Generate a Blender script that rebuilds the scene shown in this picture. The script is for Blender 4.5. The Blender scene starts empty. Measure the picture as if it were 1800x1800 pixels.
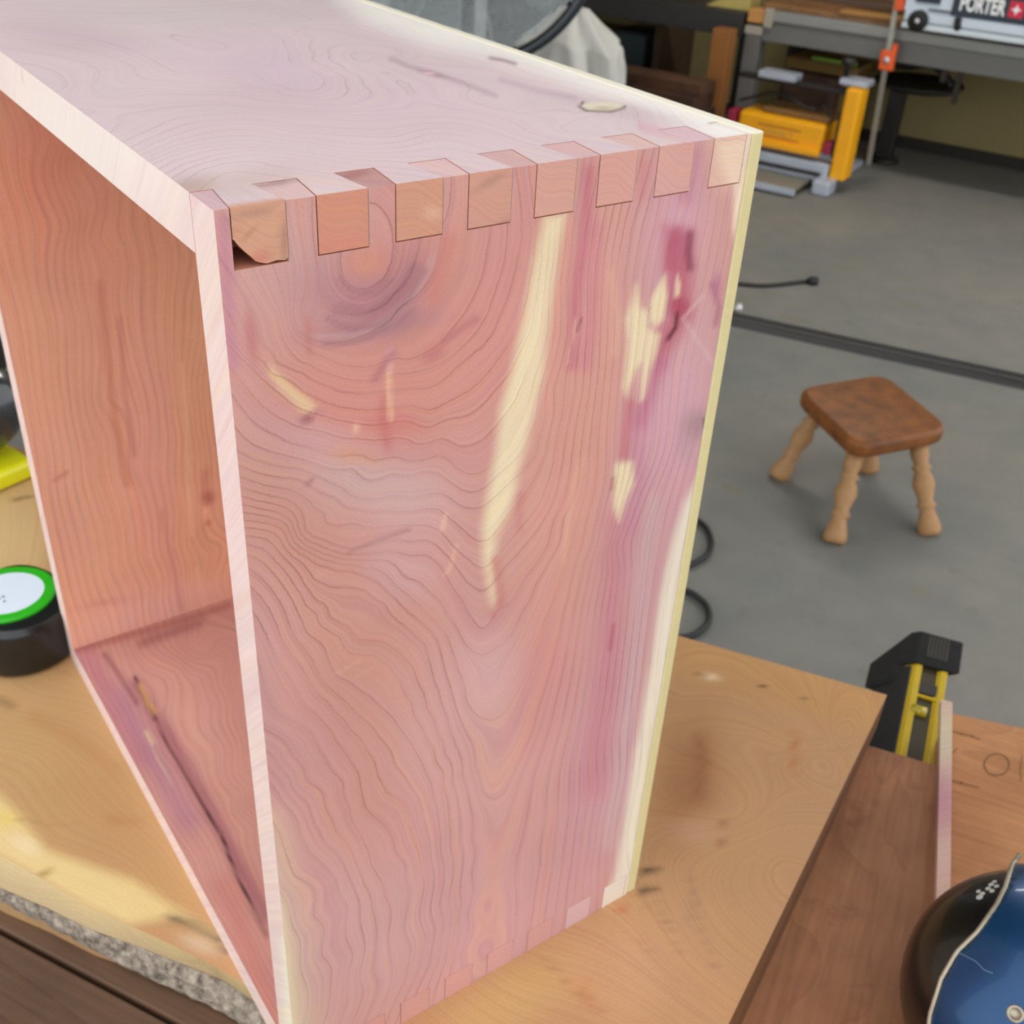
import bpy, bmesh, math, random
import numpy as np
from mathutils import Vector, Matrix
random.seed(5); np.random.seed(5)
SC = bpy.context.scene
COL = SC.collection
# ------------------------------------------------------------------ camera (solved from the photograph)
FPX = 1941.223
RC = np.array([[0.8216582768520839, -0.5676889724119094, 0.05105787581142179],
               [-0.2737548366247087, -0.47161630944716193, -0.8382340640227035],
               [0.4999359614041015, 0.6747646161924534, -0.5429150460519652]])
CP = np.array([-0.113475, -0.308038, 0.562804])
cam_d = bpy.data.cameras.new('camera'); cam = bpy.data.objects.new('camera', cam_d); COL.objects.link(cam)
M = Matrix.Identity(4)
for i in range(3):
    M[i][0] = RC[0, i]; M[i][1] = -RC[1, i]; M[i][2] = -RC[2, i]; M[i][3] = CP[i]
cam.matrix_world = M
cam_d.sensor_width = 36; cam_d.lens = FPX/1800*36; cam_d.clip_start = 0.01; cam_d.clip_end = 60
cam_d.dof.use_dof = True; cam_d.dof.focus_distance = 0.33; cam_d.dof.aperture_fstop = 28
SC.camera = cam
SC.view_settings.view_transform = 'Standard'; SC.view_settings.look = 'None'
SC.view_settings.gamma = 1; SC.view_settings.use_curve_mapping = False
SC.view_settings.exposure = 0.0
# ------------------------------------------------------------------ sky outside the open garage door
W = bpy.data.worlds.new('world'); SC.world = W; W.use_nodes = True
bg = W.node_tree.nodes['Background']; bg.inputs[0].default_value = (0.93, 0.96, 1.0, 1); bg.inputs[1].default_value = 2.0

FLOOR = -0.80
EW = np.array([.373, -.928, 0]); EW /= np.linalg.norm(EW)        # along the back wall
NW = np.array([.928, .373, 0]); NW /= np.linalg.norm(NW)        # towards the back wall
WB = np.array([4.676, 3.277, FLOOR])                             # a point at the foot of the back wall

def ray(u, v): return RC.T @ np.array([(u-900)/FPX, (v-900)/FPX, 1.0])
def at(u, v, n, c):                       # point seen at (u, v) on the plane n.P = c
    n = np.asarray(n, float); d = ray(u, v); return CP + d*(c - n@CP)/(n@d)
def atz(u, v, z): return at(u, v, (0, 0, 1), z)
def px(P):
    q = (np.asarray(P) - CP) @ RC.T
    return np.stack([900+FPX*q[:, 0]/q[:, 2], 900+FPX*q[:, 1]/q[:, 2]], 1)
def srgb(*c):
    c = np.array(c, float)/255.0
    return np.where(c <= .04045, c/12.92, ((c+.055)/1.055)**2.4)
def G(s, d, z):                            # garage frame: along wall, out from wall, above floor
    return WB + EW*s - NW*d + np.array([0, 0, z])

# ------------------------------------------------------------------ custom properties
def tag(o, label=None, cat=None, group=None, kind=None):
    if label: o['label'] = label
    if cat: o['category'] = cat
    if group: o['group'] = group
    if kind: o['kind'] = kind
    return o
def empty(name, loc, label, cat, group=None):
    o = bpy.data.objects.new(name, None); COL.objects.link(o); o.location = Vector(loc); o.empty_display_size = .02
    return tag(o, label, cat, group)
def link(name, me, mat, parent=None, smooth=False):
    o = bpy.data.objects.new(name, me); COL.objects.link(o)
    if mat is not None: me.materials.append(mat)
    if smooth:
        for p in me.polygons: p.use_smooth = True
    if parent is not None:
        o.parent = parent
        o.matrix_parent_inverse = Matrix.Translation(-Vector(parent.location)) if parent.type == 'EMPTY' else Matrix.Identity(4)
    return o

# ------------------------------------------------------------------ mesh builder
class MB:
    def __init__(s): s.v = []; s.f = []
    def add(s, vs, fs):
        b = len(s.v); s.v += [tuple(map(float, x)) for x in vs]; s.f += [tuple(b+i for i in f) for f in fs]; return s
    def hexa(s, c):                        # c = 8 corners, index = x + 2y + 4z
        return s.add(c, [(0, 2, 3, 1), (4, 5, 7, 6), (0, 1, 5, 4), (2, 6, 7, 3), (0, 4, 6, 2), (1, 3, 7, 5)])
    def box(s, o, a, b, c):                # origin corner and three edge vectors
        o, a, b, c = map(lambda q: np.asarray(q, float), (o, a, b, c))
        if np.dot(np.cross(a, b), c) < 0: o = o + c; c = -c
        return s.hexa([o+a*i+b*j+c*k for k in (0, 1) for j in (0, 1) for i in (0, 1)])
    def gbox(s, s0, s1, d0, d1, z0, z1):
        return s.box(G(s0, d0, z0), EW*(s1-s0), -NW*(d1-d0), (0, 0, z1-z0))
    def tube(s, pts, r, n=10, closed=False):
        pts = [np.asarray(p, float) for p in pts]; m = len(pts)
        rs = [r]*m if np.isscalar(r) else list(r)
        up = None; b = len(s.v)
        for i, p in enumerate(pts):
            t = (pts[(i+1) % m]-pts[i-1]) if closed else (pts[min(i+1, m-1)]-pts[max(i-1, 0)])
            t = t/np.linalg.norm(t)
            if up is None:
                up = np.array([0, 0, 1.]) if abs(t[2]) < .9 else np.array([1., 0, 0])
            up = up - t*(up@t); up /= np.linalg.norm(up); w = np.cross(t, up)
            for k in range(n):
                a = 2*math.pi*k/n; q = p + rs[i]*(up*math.cos(a)+w*math.sin(a)); s.v.append(tuple(q))
        for i in range(m if closed else m-1):
            for k in range(n):
                i2 = (i+1) % m; k2 = (k+1) % n
                s.f.append((b+i*n+k, b+i*n+k2, b+i2*n+k2, b+i2*n+k))
        if not closed:
            s.f.append(tuple(b+k for k in range(n))[::-1]); s.f.append(tuple(b+(m-1)*n+k for k in range(n)))
        return s
    def lathe(s, prof, o, ax, n=24):       # prof = [(r, h)...] along axis ax from o
        o = np.asarray(o, float); ax = np.asarray(ax, float); ax = ax/np.linalg.norm(ax)
        return s.tube([o+ax*(h+i*1e-6) for i, (r, h) in enumerate(prof)], [max(r, 1e-5) for r, h in prof], n) if False else s._lathe(prof, o, ax, n)
    def _lathe(s, prof, o, ax, n):
        u = np.cross(ax, [0, 0, 1.]) if abs(ax[2]) < .9 else np.cross(ax, [1., 0, 0]); u /= np.linalg.norm(u); w = np.cross(ax, u)
        b = len(s.v); m = len(prof)
        for r, h in prof:
            for k in range(n):
                a = 2*math.pi*k/n; s.v.append(tuple(o+ax*h+max(r, 1e-5)*(u*math.cos(a)+w*math.sin(a))))
        for i in range(m-1):
            for k in range(n):
                k2 = (k+1) % n; s.f.append((b+i*n+k, b+i*n+k2, b+(i+1)*n+k2, b+(i+1)*n+k))
        s.f.append(tuple(b+k for k in range(n))[::-1]); s.f.append(tuple(b+(m-1)*n+k for k in range(n)))
        return s
    def prism(s, poly, off):               # convex or not: polygon of points, extruded by off
        n = len(poly); off = np.asarray(off, float); P = [np.asarray(p, float) for p in poly]
        return s.add(P+[p+off for p in P], [tuple(range(n))[::-1], tuple(range(n, 2*n))]+[(i, (i+1) % n, n+(i+1) % n, n+i) for i in range(n)])
    def build(s, name, mat, parent=None, smooth=False, bevel=0, seg=2, sub=0, auto=None):
        me = bpy.data.meshes.new(name); me.from_pydata(s.v, [], s.f)
        bm = bmesh.new(); bm.from_mesh(me); bmesh.ops.remove_doubles(bm, verts=bm.verts, dist=1e-6)
        bmesh.ops.recalc_face_normals(bm, faces=bm.faces)
        if bevel:
            es = [e for e in bm.edges if len(e.link_faces) == 2 and e.calc_face_angle(0) > .5]
            bmesh.ops.bevel(bm, geom=es, offset=bevel, segments=seg, affect='EDGES', profile=.5)
        bm.to_mesh(me); bm.free()
        o = link(name, me, mat, parent, smooth)
        if sub:
            md = o.modifiers.new('sub', 'SUBSURF'); md.levels = sub; md.render_levels = sub
        return o

# ------------------------------------------------------------------ materials
def new_mat(name):
    m = bpy.data.materials.new(name); m.use_nodes = True; nt = m.node_tree
    b = nt.nodes['Principled BSDF']; return m, nt, b
def N(nt, t, **k):
    n = nt.nodes.new(t)
    for a, b in k.items():
        if a == 'op': n.operation = b
        elif a == 'ins':
            for i, x in b.items():
                if hasattr(x, 'links') or isinstance(x, bpy.types.NodeSocket): nt.links.new(x, n.inputs[i])
                else: n.inputs[i].default_value = x
        else: setattr(n, a, b)
    return n
def math_(nt, op, a, b=0.0, c=None, clamp=False):
    n = N(nt, 'ShaderNodeMath', op=op, ins={0: a, 1: b}); n.use_clamp = clamp
    if c is not None:
        if isinstance(c, bpy.types.NodeSocket): nt.links.new(c, n.inputs[2])
        else: n.inputs[2].default_value = c
    return n.outputs[0]
def mixc(nt, f, a, b, blend='MIX'):
    n = nt.nodes.new('ShaderNodeMix'); n.data_type = 'RGBA'; n.blend_type = blend; n.clamp_factor = True
    for i, x in ((0, f), (6, a), (7, b)):
        if isinstance(x, bpy.types.NodeSocket): nt.links.new(x, n.inputs[i])
        else: n.inputs[i].default_value = x if i == 0 else (*x[:3], 1)
    return n.outputs[2]
def maprange(nt, x, a, b, c, d, smooth=False):
    n = N(nt, 'ShaderNodeMapRange'); n.interpolation_type = 'SMOOTHSTEP' if smooth else 'LINEAR'
    nt.links.new(x, n.inputs[0]); 
    for i, q in zip((1, 2, 3, 4), (a, b, c, d)): n.inputs[i].default_value = q
    return n.outputs[0]
def plain(name, rgb, rough=.6, metal=0, var=.12, scale=30, bump=0, spec=.5, coat=0, lin=False):
    m, nt, b = new_mat(name); c = np.array(rgb) if lin else srgb(*rgb)
    tc = N(nt, 'ShaderNodeNewGeometry')
    no = N(nt, 'ShaderNodeTexNoise', ins={0: tc.outputs['Position'], 2: scale, 3: 4.0, 4: .6})
    col = mixc(nt, no.outputs[0], c*(1-var), np.minimum(c*(1+var), 1))
    nt.links.new(col, b.inputs['Base Color'])
    r = maprange(nt, no.outputs[0], .3, .7, max(rough-.07, 0), min(rough+.07, 1)); nt.links.new(r, b.inputs['Roughness'])
    b.inputs['Metallic'].default_value = metal; b.inputs['Specular IOR Level'].default_value = spec
    if coat: b.inputs['Coat Weight'].default_value = coat; b.inputs['Coat Roughness'].default_value = .08
    if bump:
        bp = N(nt, 'ShaderNodeBump'); bp.inputs['Strength'].default_value = bump; bp.inputs['Distance'].default_value = .001
        nt.links.new(no.outputs[0], bp.inputs['Height'])
        nt.links.new(bp.outputs[0], b.inputs['Normal'])
    return m

# wood whose growth rings (ph), colour (col), line strength (ls) live on the board's own surface
def ring_wood(name, width=.00035, soft=.0025, dark=(.50, .36, .36), linef=.52, softf=.18, rough=.62, tint=.8, jag=.13, fib=.13, spec=.35, pscale=260):
    m, nt, b = new_mat(name)
    aph = N(nt, 'ShaderNodeAttribute', attribute_name='ph').outputs['Fac']
    agw = N(nt, 'ShaderNodeAttribute', attribute_name='gw').outputs['Fac']
    als = N(nt, 'ShaderNodeAttribute', attribute_name='ls').outputs['Fac']
    aco = N(nt, 'ShaderNodeAttribute', attribute_name='col').outputs['Color']
    pos = N(nt, 'ShaderNodeNewGeometry').outputs['Position']
    n1 = N(nt, 'ShaderNodeTexNoise', ins={0: pos, 2: 45.0, 3: 2.0}).outputs[0]
    n2 = N(nt, 'ShaderNodeTexNoise', ins={0: pos, 2: 420.0, 3: 3.0}).outputs[0]
    w = math_(nt, 'ADD', math_(nt, 'MULTIPLY', math_(nt, 'SUBTRACT', n1, .5), jag), aph)
    w = math_(nt, 'ADD', w, math_(nt, 'MULTIPLY', math_(nt, 'SUBTRACT', n2, .5), math_(nt, 'MULTIPLY', agw, .0011)))
    fr = math_(nt, 'FRACT', w)
    d = math_(nt, 'DIVIDE', math_(nt, 'MINIMUM', fr, math_(nt, 'SUBTRACT', 1.0, fr)), agw)
    ln = maprange(nt, d, width*.35, width*1.5, 1, 0, True)
    d2 = math_(nt, 'DIVIDE', fr, agw)      # one-sided darker latewood
    sb = maprange(nt, d2, 0, soft, 1, 0)
    # strength varies along the lines
    n3 = N(nt, 'ShaderNodeTexNoise', ins={0: pos, 2: 28.0, 3: 2.0}).outputs[0]
    vs = maprange(nt, n3, .38, .64, .12, 1.0)
    f1 = math_(nt, 'MULTIPLY', math_(nt, 'MULTIPLY', ln, als), math_(nt, 'MULTIPLY', vs, linef))
    f2 = math_(nt, 'MULTIPLY', math_(nt, 'MULTIPLY', sb, als), softf)
    # fibre streaks that follow the rings
    cx = N(nt, 'ShaderNodeCombineXYZ', ins={0: math_(nt, 'MULTIPLY', aph, 7.0), 1: math_(nt, 'MULTIPLY', N(nt, 'ShaderNodeSeparateXYZ', ins={0: pos}).outputs[2], 9.0)})
    st = N(nt, 'ShaderNodeTexNoise', ins={0: cx.outputs[0], 2: 1.0, 3: 4.0, 4: .65}).outputs[0]
    sp = N(nt, 'ShaderNodeTexNoise', ins={0: pos, 2: float(pscale)*4, 3: 2.0}).outputs[0]
    bl = N(nt, 'ShaderNodeTexNoise', ins={0: pos, 2: 17.0, 3: 3.0}).outputs[0]
    k = math_(nt, 'ADD', 1.0, math_(nt, 'MULTIPLY', math_(nt, 'SUBTRACT', st, .5), fib*2.4))
    k = math_(nt, 'ADD', k, math_(nt, 'MULTIPLY', math_(nt, 'SUBTRACT', sp, .5), fib*1.1))
    k = math_(nt, 'ADD', k, math_(nt, 'MULTIPLY', math_(nt, 'SUBTRACT', bl, .5), .16))
    kc = N(nt, 'ShaderNodeCombineColor', ins={0: k, 1: k, 2: k}).outputs[0]
    zz = math_(nt, 'MULTIPLY', N(nt, 'ShaderNodeSeparateXYZ', ins={0: pos}).outputs[2], 5.0)
    cy = N(nt, 'ShaderNodeCombineXYZ', ins={0: math_(nt, 'MULTIPLY', aph, 2.3), 1: zz, 2: 3.7})
    t1 = N(nt, 'ShaderNodeTexNoise', ins={0: cy.outputs[0], 2: 1.0, 3: 3.0, 4: .6}).outputs[0]
    cz = N(nt, 'ShaderNodeCombineXYZ', ins={0: math_(nt, 'MULTIPLY', aph, 3.1), 1: zz, 2: 9.1})
    t2 = N(nt, 'ShaderNodeTexNoise', ins={0: cz.outputs[0], 2: 1.0, 3: 3.0, 4: .6}).outputs[0]
    aco = mixc(nt, maprange(nt, t1, .5, .75, 0, tint), aco, mixc(nt, 1.0, aco, (1.10, 1.06, .86), 'MULTIPLY'))
    aco = mixc(nt, maprange(nt, t2, .5, .75, 0, tint), aco, mixc(nt, 1.0, aco, (.93, .80, .90), 'MULTIPLY'))
    c = mixc(nt, 1.0, aco, kc, 'MULTIPLY')
    c = mixc(nt, f2, c, mixc(nt, 1.0, c, (.72, .60, .60), 'MULTIPLY'))
    c = mixc(nt, f1, c, mixc(nt, 1.0, c, dark, 'MULTIPLY'))
    nt.links.new(c, b.inputs['Base Color']); b.inputs['Roughness'].default_value = rough; b.inputs['Specular IOR Level'].default_value = spec
    bp = N(nt, 'ShaderNodeBump'); bp.inputs['Strength'].default_value = .12; bp.inputs['Distance'].default_value = .0004
    nt.links.new(math_(nt, 'SUBTRACT', sp, math_(nt, 'MULTIPLY', f1, .8)), bp.inputs['Height']); nt.links.new(bp.outputs[0], b.inputs['Normal'])
    return m

# generic plank wood running along a direction
def plank_wood(name, a, bcol, dirv, scale=1.0, rough=.55, stain=.35, line=.5, ring=70, spec=.4):
    m, nt, b = new_mat(name); a = srgb(*a); bcol = srgb(*bcol)
    pos = N(nt, 'ShaderNodeNewGeometry').outputs['Position']
    ang = math.atan2(dirv[1], dirv[0])
    mp = N(nt, 'ShaderNodeMapping', ins={0: pos}); mp.vector_type = 'TEXTURE'; mp.inputs['Rotation'].default_value = (0, 0, ang)
    sx = N(nt, 'ShaderNodeVectorMath', op='MULTIPLY', ins={0: mp.outputs[0], 1: (1.4*scale, 9*scale, 9*scale)}).outputs[0]
    fx = N(nt, 'ShaderNodeVectorMath', op='MULTIPLY', ins={0: mp.outputs[0], 1: (14*scale, 260*scale, 260*scale)}).outputs[0]
    n1 = N(nt, 'ShaderNodeTexNoise', ins={0: sx, 2: 1.0, 3: 3.0, 4: .55, 8: .6}).outputs[0]
    ph = math_(nt, 'FRACT', math_(nt, 'MULTIPLY', n1, ring/4.0))
    ln = math_(nt, 'POWER', ph, 6.0)
    fi = N(nt, 'ShaderNodeTexNoise', ins={0: fx, 2: 1.0, 3: 3.0}).outputs[0]
    bl = N(nt, 'ShaderNodeTexNoise', ins={0: pos, 2: 7.0*scale, 3: 5.0, 4: .6}).outputs[0]
    c = mixc(nt, maprange(nt, bl, .35, .68, 0, 1), a, bcol)
    k = maprange(nt, fi, .3, .7, .86, 1.1); kc = N(nt, 'ShaderNodeCombineColor', ins={0: k, 1: k, 2: k}).outputs[0]
    c = mixc(nt, 1.0, c, kc, 'MULTIPLY')
    c = mixc(nt, math_(nt, 'MULTIPLY', ln, line), c, mixc(nt, 1.0, c, (.62, .5, .42), 'MULTIPLY'))
    s2 = N(nt, 'ShaderNodeTexNoise', ins={0: pos, 2: 23.0*scale, 3: 4.0, 4: .7}).outputs[0]
    c = mixc(nt, math_(nt, 'MULTIPLY', maprange(nt, s2, .6, .75, 0, 1), stain), c, mixc(nt, 1.0, c, (.5, .4, .36), 'MULTIPLY'))
    nt.links.new(c, b.inputs['Base Color']); b.inputs['Roughness'].default_value = rough; b.inputs['Specular IOR Level'].default_value = spec
    bp = N(nt, 'ShaderNodeBump'); bp.inputs['Strength'].default_value = .25; bp.inputs['Distance'].default_value = .0006
    nt.links.new(fi, bp.inputs['Height']); nt.links.new(bp.outputs[0], b.inputs['Normal'])
    return m

# ------------------------------------------------------------------ attributes on surface grids
class Field:                                # thin-plate surface through traced growth rings
    def __init__(s, curves, uv, reg=1e-7, step=None):
        P = []; V = []
        for k, pts in curves:
            q = uv(np.array(pts, float)); P.append(q); V.append(np.full(len(q), float(k)))
        P = np.concatenate(P)*10; V = np.concatenate(V); n = len(P); s.P = P
        K = s.ker(P, P)+reg*np.eye(n)*n; A = np.zeros((n+3, n+3)); A[:n, :n] = K; A[:n, n] = 1; A[:n, n+1:] = P; A[n:, :n] = A[:n, n:].T
        s.w = np.linalg.solve(A, np.r_[V, 0, 0, 0])
    def ker(s, A, B):
        r2 = ((A[:, None, :]-B[None, :, :])**2).sum(2); return .5*r2*np.log(r2+1e-12)
    def __call__(s, Q):
        Q = np.asarray(Q)*10; out = np.empty(len(Q)); n = len(s.P)
        for i in range(0, len(Q), 8000):
            q = Q[i:i+8000]; out[i:i+8000] = s.ker(q, s.P)@s.w[:n]+s.w[n]+q@s.w[n+1:]
        return out
def poly_mask(q, poly, soft):
    poly = np.array(poly, float); n = len(poly); ins = np.zeros(len(q), bool); dmin = np.full(len(q), 1e9)
    for i in range(n):
        a = poly[i]; b = poly[(i+1) % n]
        c = ((a[1] > q[:, 1]) != (b[1] > q[:, 1]))
        xi = (b[0]-a[0])*(q[:, 1]-a[1])/(b[1]-a[1]+1e-12)+a[0]; ins ^= c & (q[:, 0] < xi)
        ab = b-a; t = np.clip(((q-a)@ab)/(ab@ab+1e-12), 0, 1); dd = np.linalg.norm(q-a-t[:, None]*ab, axis=1); dmin = np.minimum(dmin, dd)
    sd = np.where(ins, dmin, -dmin); x = np.clip(sd/soft*.5+.5, 0, 1); return x*x*(3-2*x)
def paint(q, base, patches, gain):
    c = np.tile(srgb(*base), (len(q), 1)); 
    for p in patches:
        if p[0] == 'e':
            _, cx, cy, rx, ry, ang, col, al = p; a = math.radians(ang)
            dx = q[:, 0]-cx; dy = q[:, 1]-cy; u = (dx*math.cos(a)+dy*math.sin(a))/rx; v = (-dx*math.sin(a)+dy*math.cos(a))/ry
            m = al*np.exp(-(u*u+v*v)**1.3*1.2)
        elif p[0] == 'p':
            _, poly, soft, col, al = p; m = al*poly_mask(q, poly, soft)
        elif p[0] == 'l':                   # polyline with a width
            _, pts, wd, col, al = p; pts = np.array(pts, float); dm = np.full(len(q), 1e9)
            for i in range(len(pts)-1):
                a = pts[i]; ab = pts[i+1]-a; t = np.clip(((q-a)@ab)/(ab@ab+1e-12), 0, 1)
                dm = np.minimum(dm, np.linalg.norm(q-a-t[:, None]*ab, axis=1))
            m = al*np.exp(-(dm/wd)**2)
        c = c*(1-m[:, None])+srgb(*col)*m[:, None]
    return c*np.array(gain)
def surf(corners, div, fns, name, mat, parent):
    """solid from 8 corners (x+2y+4z); every face is its own grid carrying ring/colour attributes"""
    c = np.array(corners, float).reshape(2, 2, 2, 3)    # [z][y][x]
    V = []; F = []; A = {'ph': [], 'gw': [], 'ls': [], 'col': []}; nb = 0
    def tri(x, y, z):
        x = x[..., None]; y = y[..., None]; z = z[..., None]
        return (((c[0, 0, 0]*(1-x)+c[0, 0, 1]*x)*(1-y)+(c[0, 1, 0]*(1-x)+c[0, 1, 1]*x)*y)*(1-z) +
                ((c[1, 0, 0]*(1-x)+c[1, 0, 1]*x)*(1-y)+(c[1, 1, 0]*(1-x)+c[1, 1, 1]*x)*y)*z)
    nx, ny, nz = div
    for fid, (na, nb_, fix, val, flip) in {'-x': (ny, nz, 0, 0, 1), '+x': (ny, nz, 0, 1, 0), '-y': (nx, nz, 1, 0, 0), '+y': (nx, nz, 1, 1, 1), '-z': (nx, ny, 2, 0, 1), '+z': (nx, ny, 2, 1, 0)}.items():
        fn = fns.get(fid, fns['*'])
        dense = fid in fns
        if not dense: na = min(na, 12); nb_ = min(nb_, 12)
        ga, gb = np.meshgrid(np.linspace(0, 1, na+1), np.linspace(0, 1, nb_+1), indexing='ij')
        full = np.full_like(ga, float(val))
        args = [full, ga, gb] if fix == 0 else ([ga, full, gb] if fix == 1 else [ga, gb, full])
        P = tri(*args); sh = P.shape[:2]; Q = P.reshape(-1, 3); r = fn(Q, fid)
        ph = np.asarray(r['ph']).reshape(sh)
        da = np.linalg.norm(P[-1, 0]-P[0, 0])/na; db = np.linalg.norm(P[0, -1]-P[0, 0])/nb_
        g1, g2 = np.gradient(ph); gw = np.sqrt((g1/da)**2+(g2/db)**2)
        b0 = sum(len(v) for v in V); V.append(Q)
        idx = b0+np.arange(len(Q)).reshape(sh)
        q = np.stack([idx[:-1, :-1], idx[1:, :-1], idx[1:, 1:], idx[:-1, 1:]], -1).reshape(-1, 4)
        F.append(q[:, ::-1] if flip else q)
        A['ph'].append(ph.ravel()); A['gw'].append(np.maximum(gw.ravel(), 8)); A['ls'].append(np.broadcast_to(r['ls'], len(Q))); A['col'].append(r['col'])
    V = np.concatenate(V); F = np.concatenate(F)
    me = bpy.data.meshes.new(name); me.from_pydata(V.tolist(), [], F.tolist())
    put_attrs(me, {k: np.concatenate(v) for k, v in A.items()})
    return link(name, me, mat, parent)
def put_attrs(me, A):
    for k in ('ph', 'gw', 'ls'):
        me.attributes.new(k, 'FLOAT', 'POINT').data.foreach_set('value', A[k].astype(np.float32))
    c = np.ones((len(A['col']), 4), np.float32); c[:, :3] = A['col']
    me.attributes.new('col', 'FLOAT_COLOR', 'POINT').data.foreach_set('color', c.ravel())
def const(col, gain=(1, 1, 1), k=(300, 20, 60), ls=.4, vary=.0):
    c = srgb(*col)*np.array(gain)
    def f(P, fid):
        ph = P@np.array(k, float)+.6*np.sin(P[:, 1]*31+P[:, 2]*23)
        return {'ph': ph, 'ls': ls, 'col': np.tile(c, (len(P), 1))*(1+vary*np.sin(P@np.array([61., 47., 53.])))[:, None]}
    return f
def boxc(x0, x1, y0, y1, z0, z1): return [(x, y, z) for z in (z0, z1) for y in (y0, y1) for x in (x0, x1)]
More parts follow.
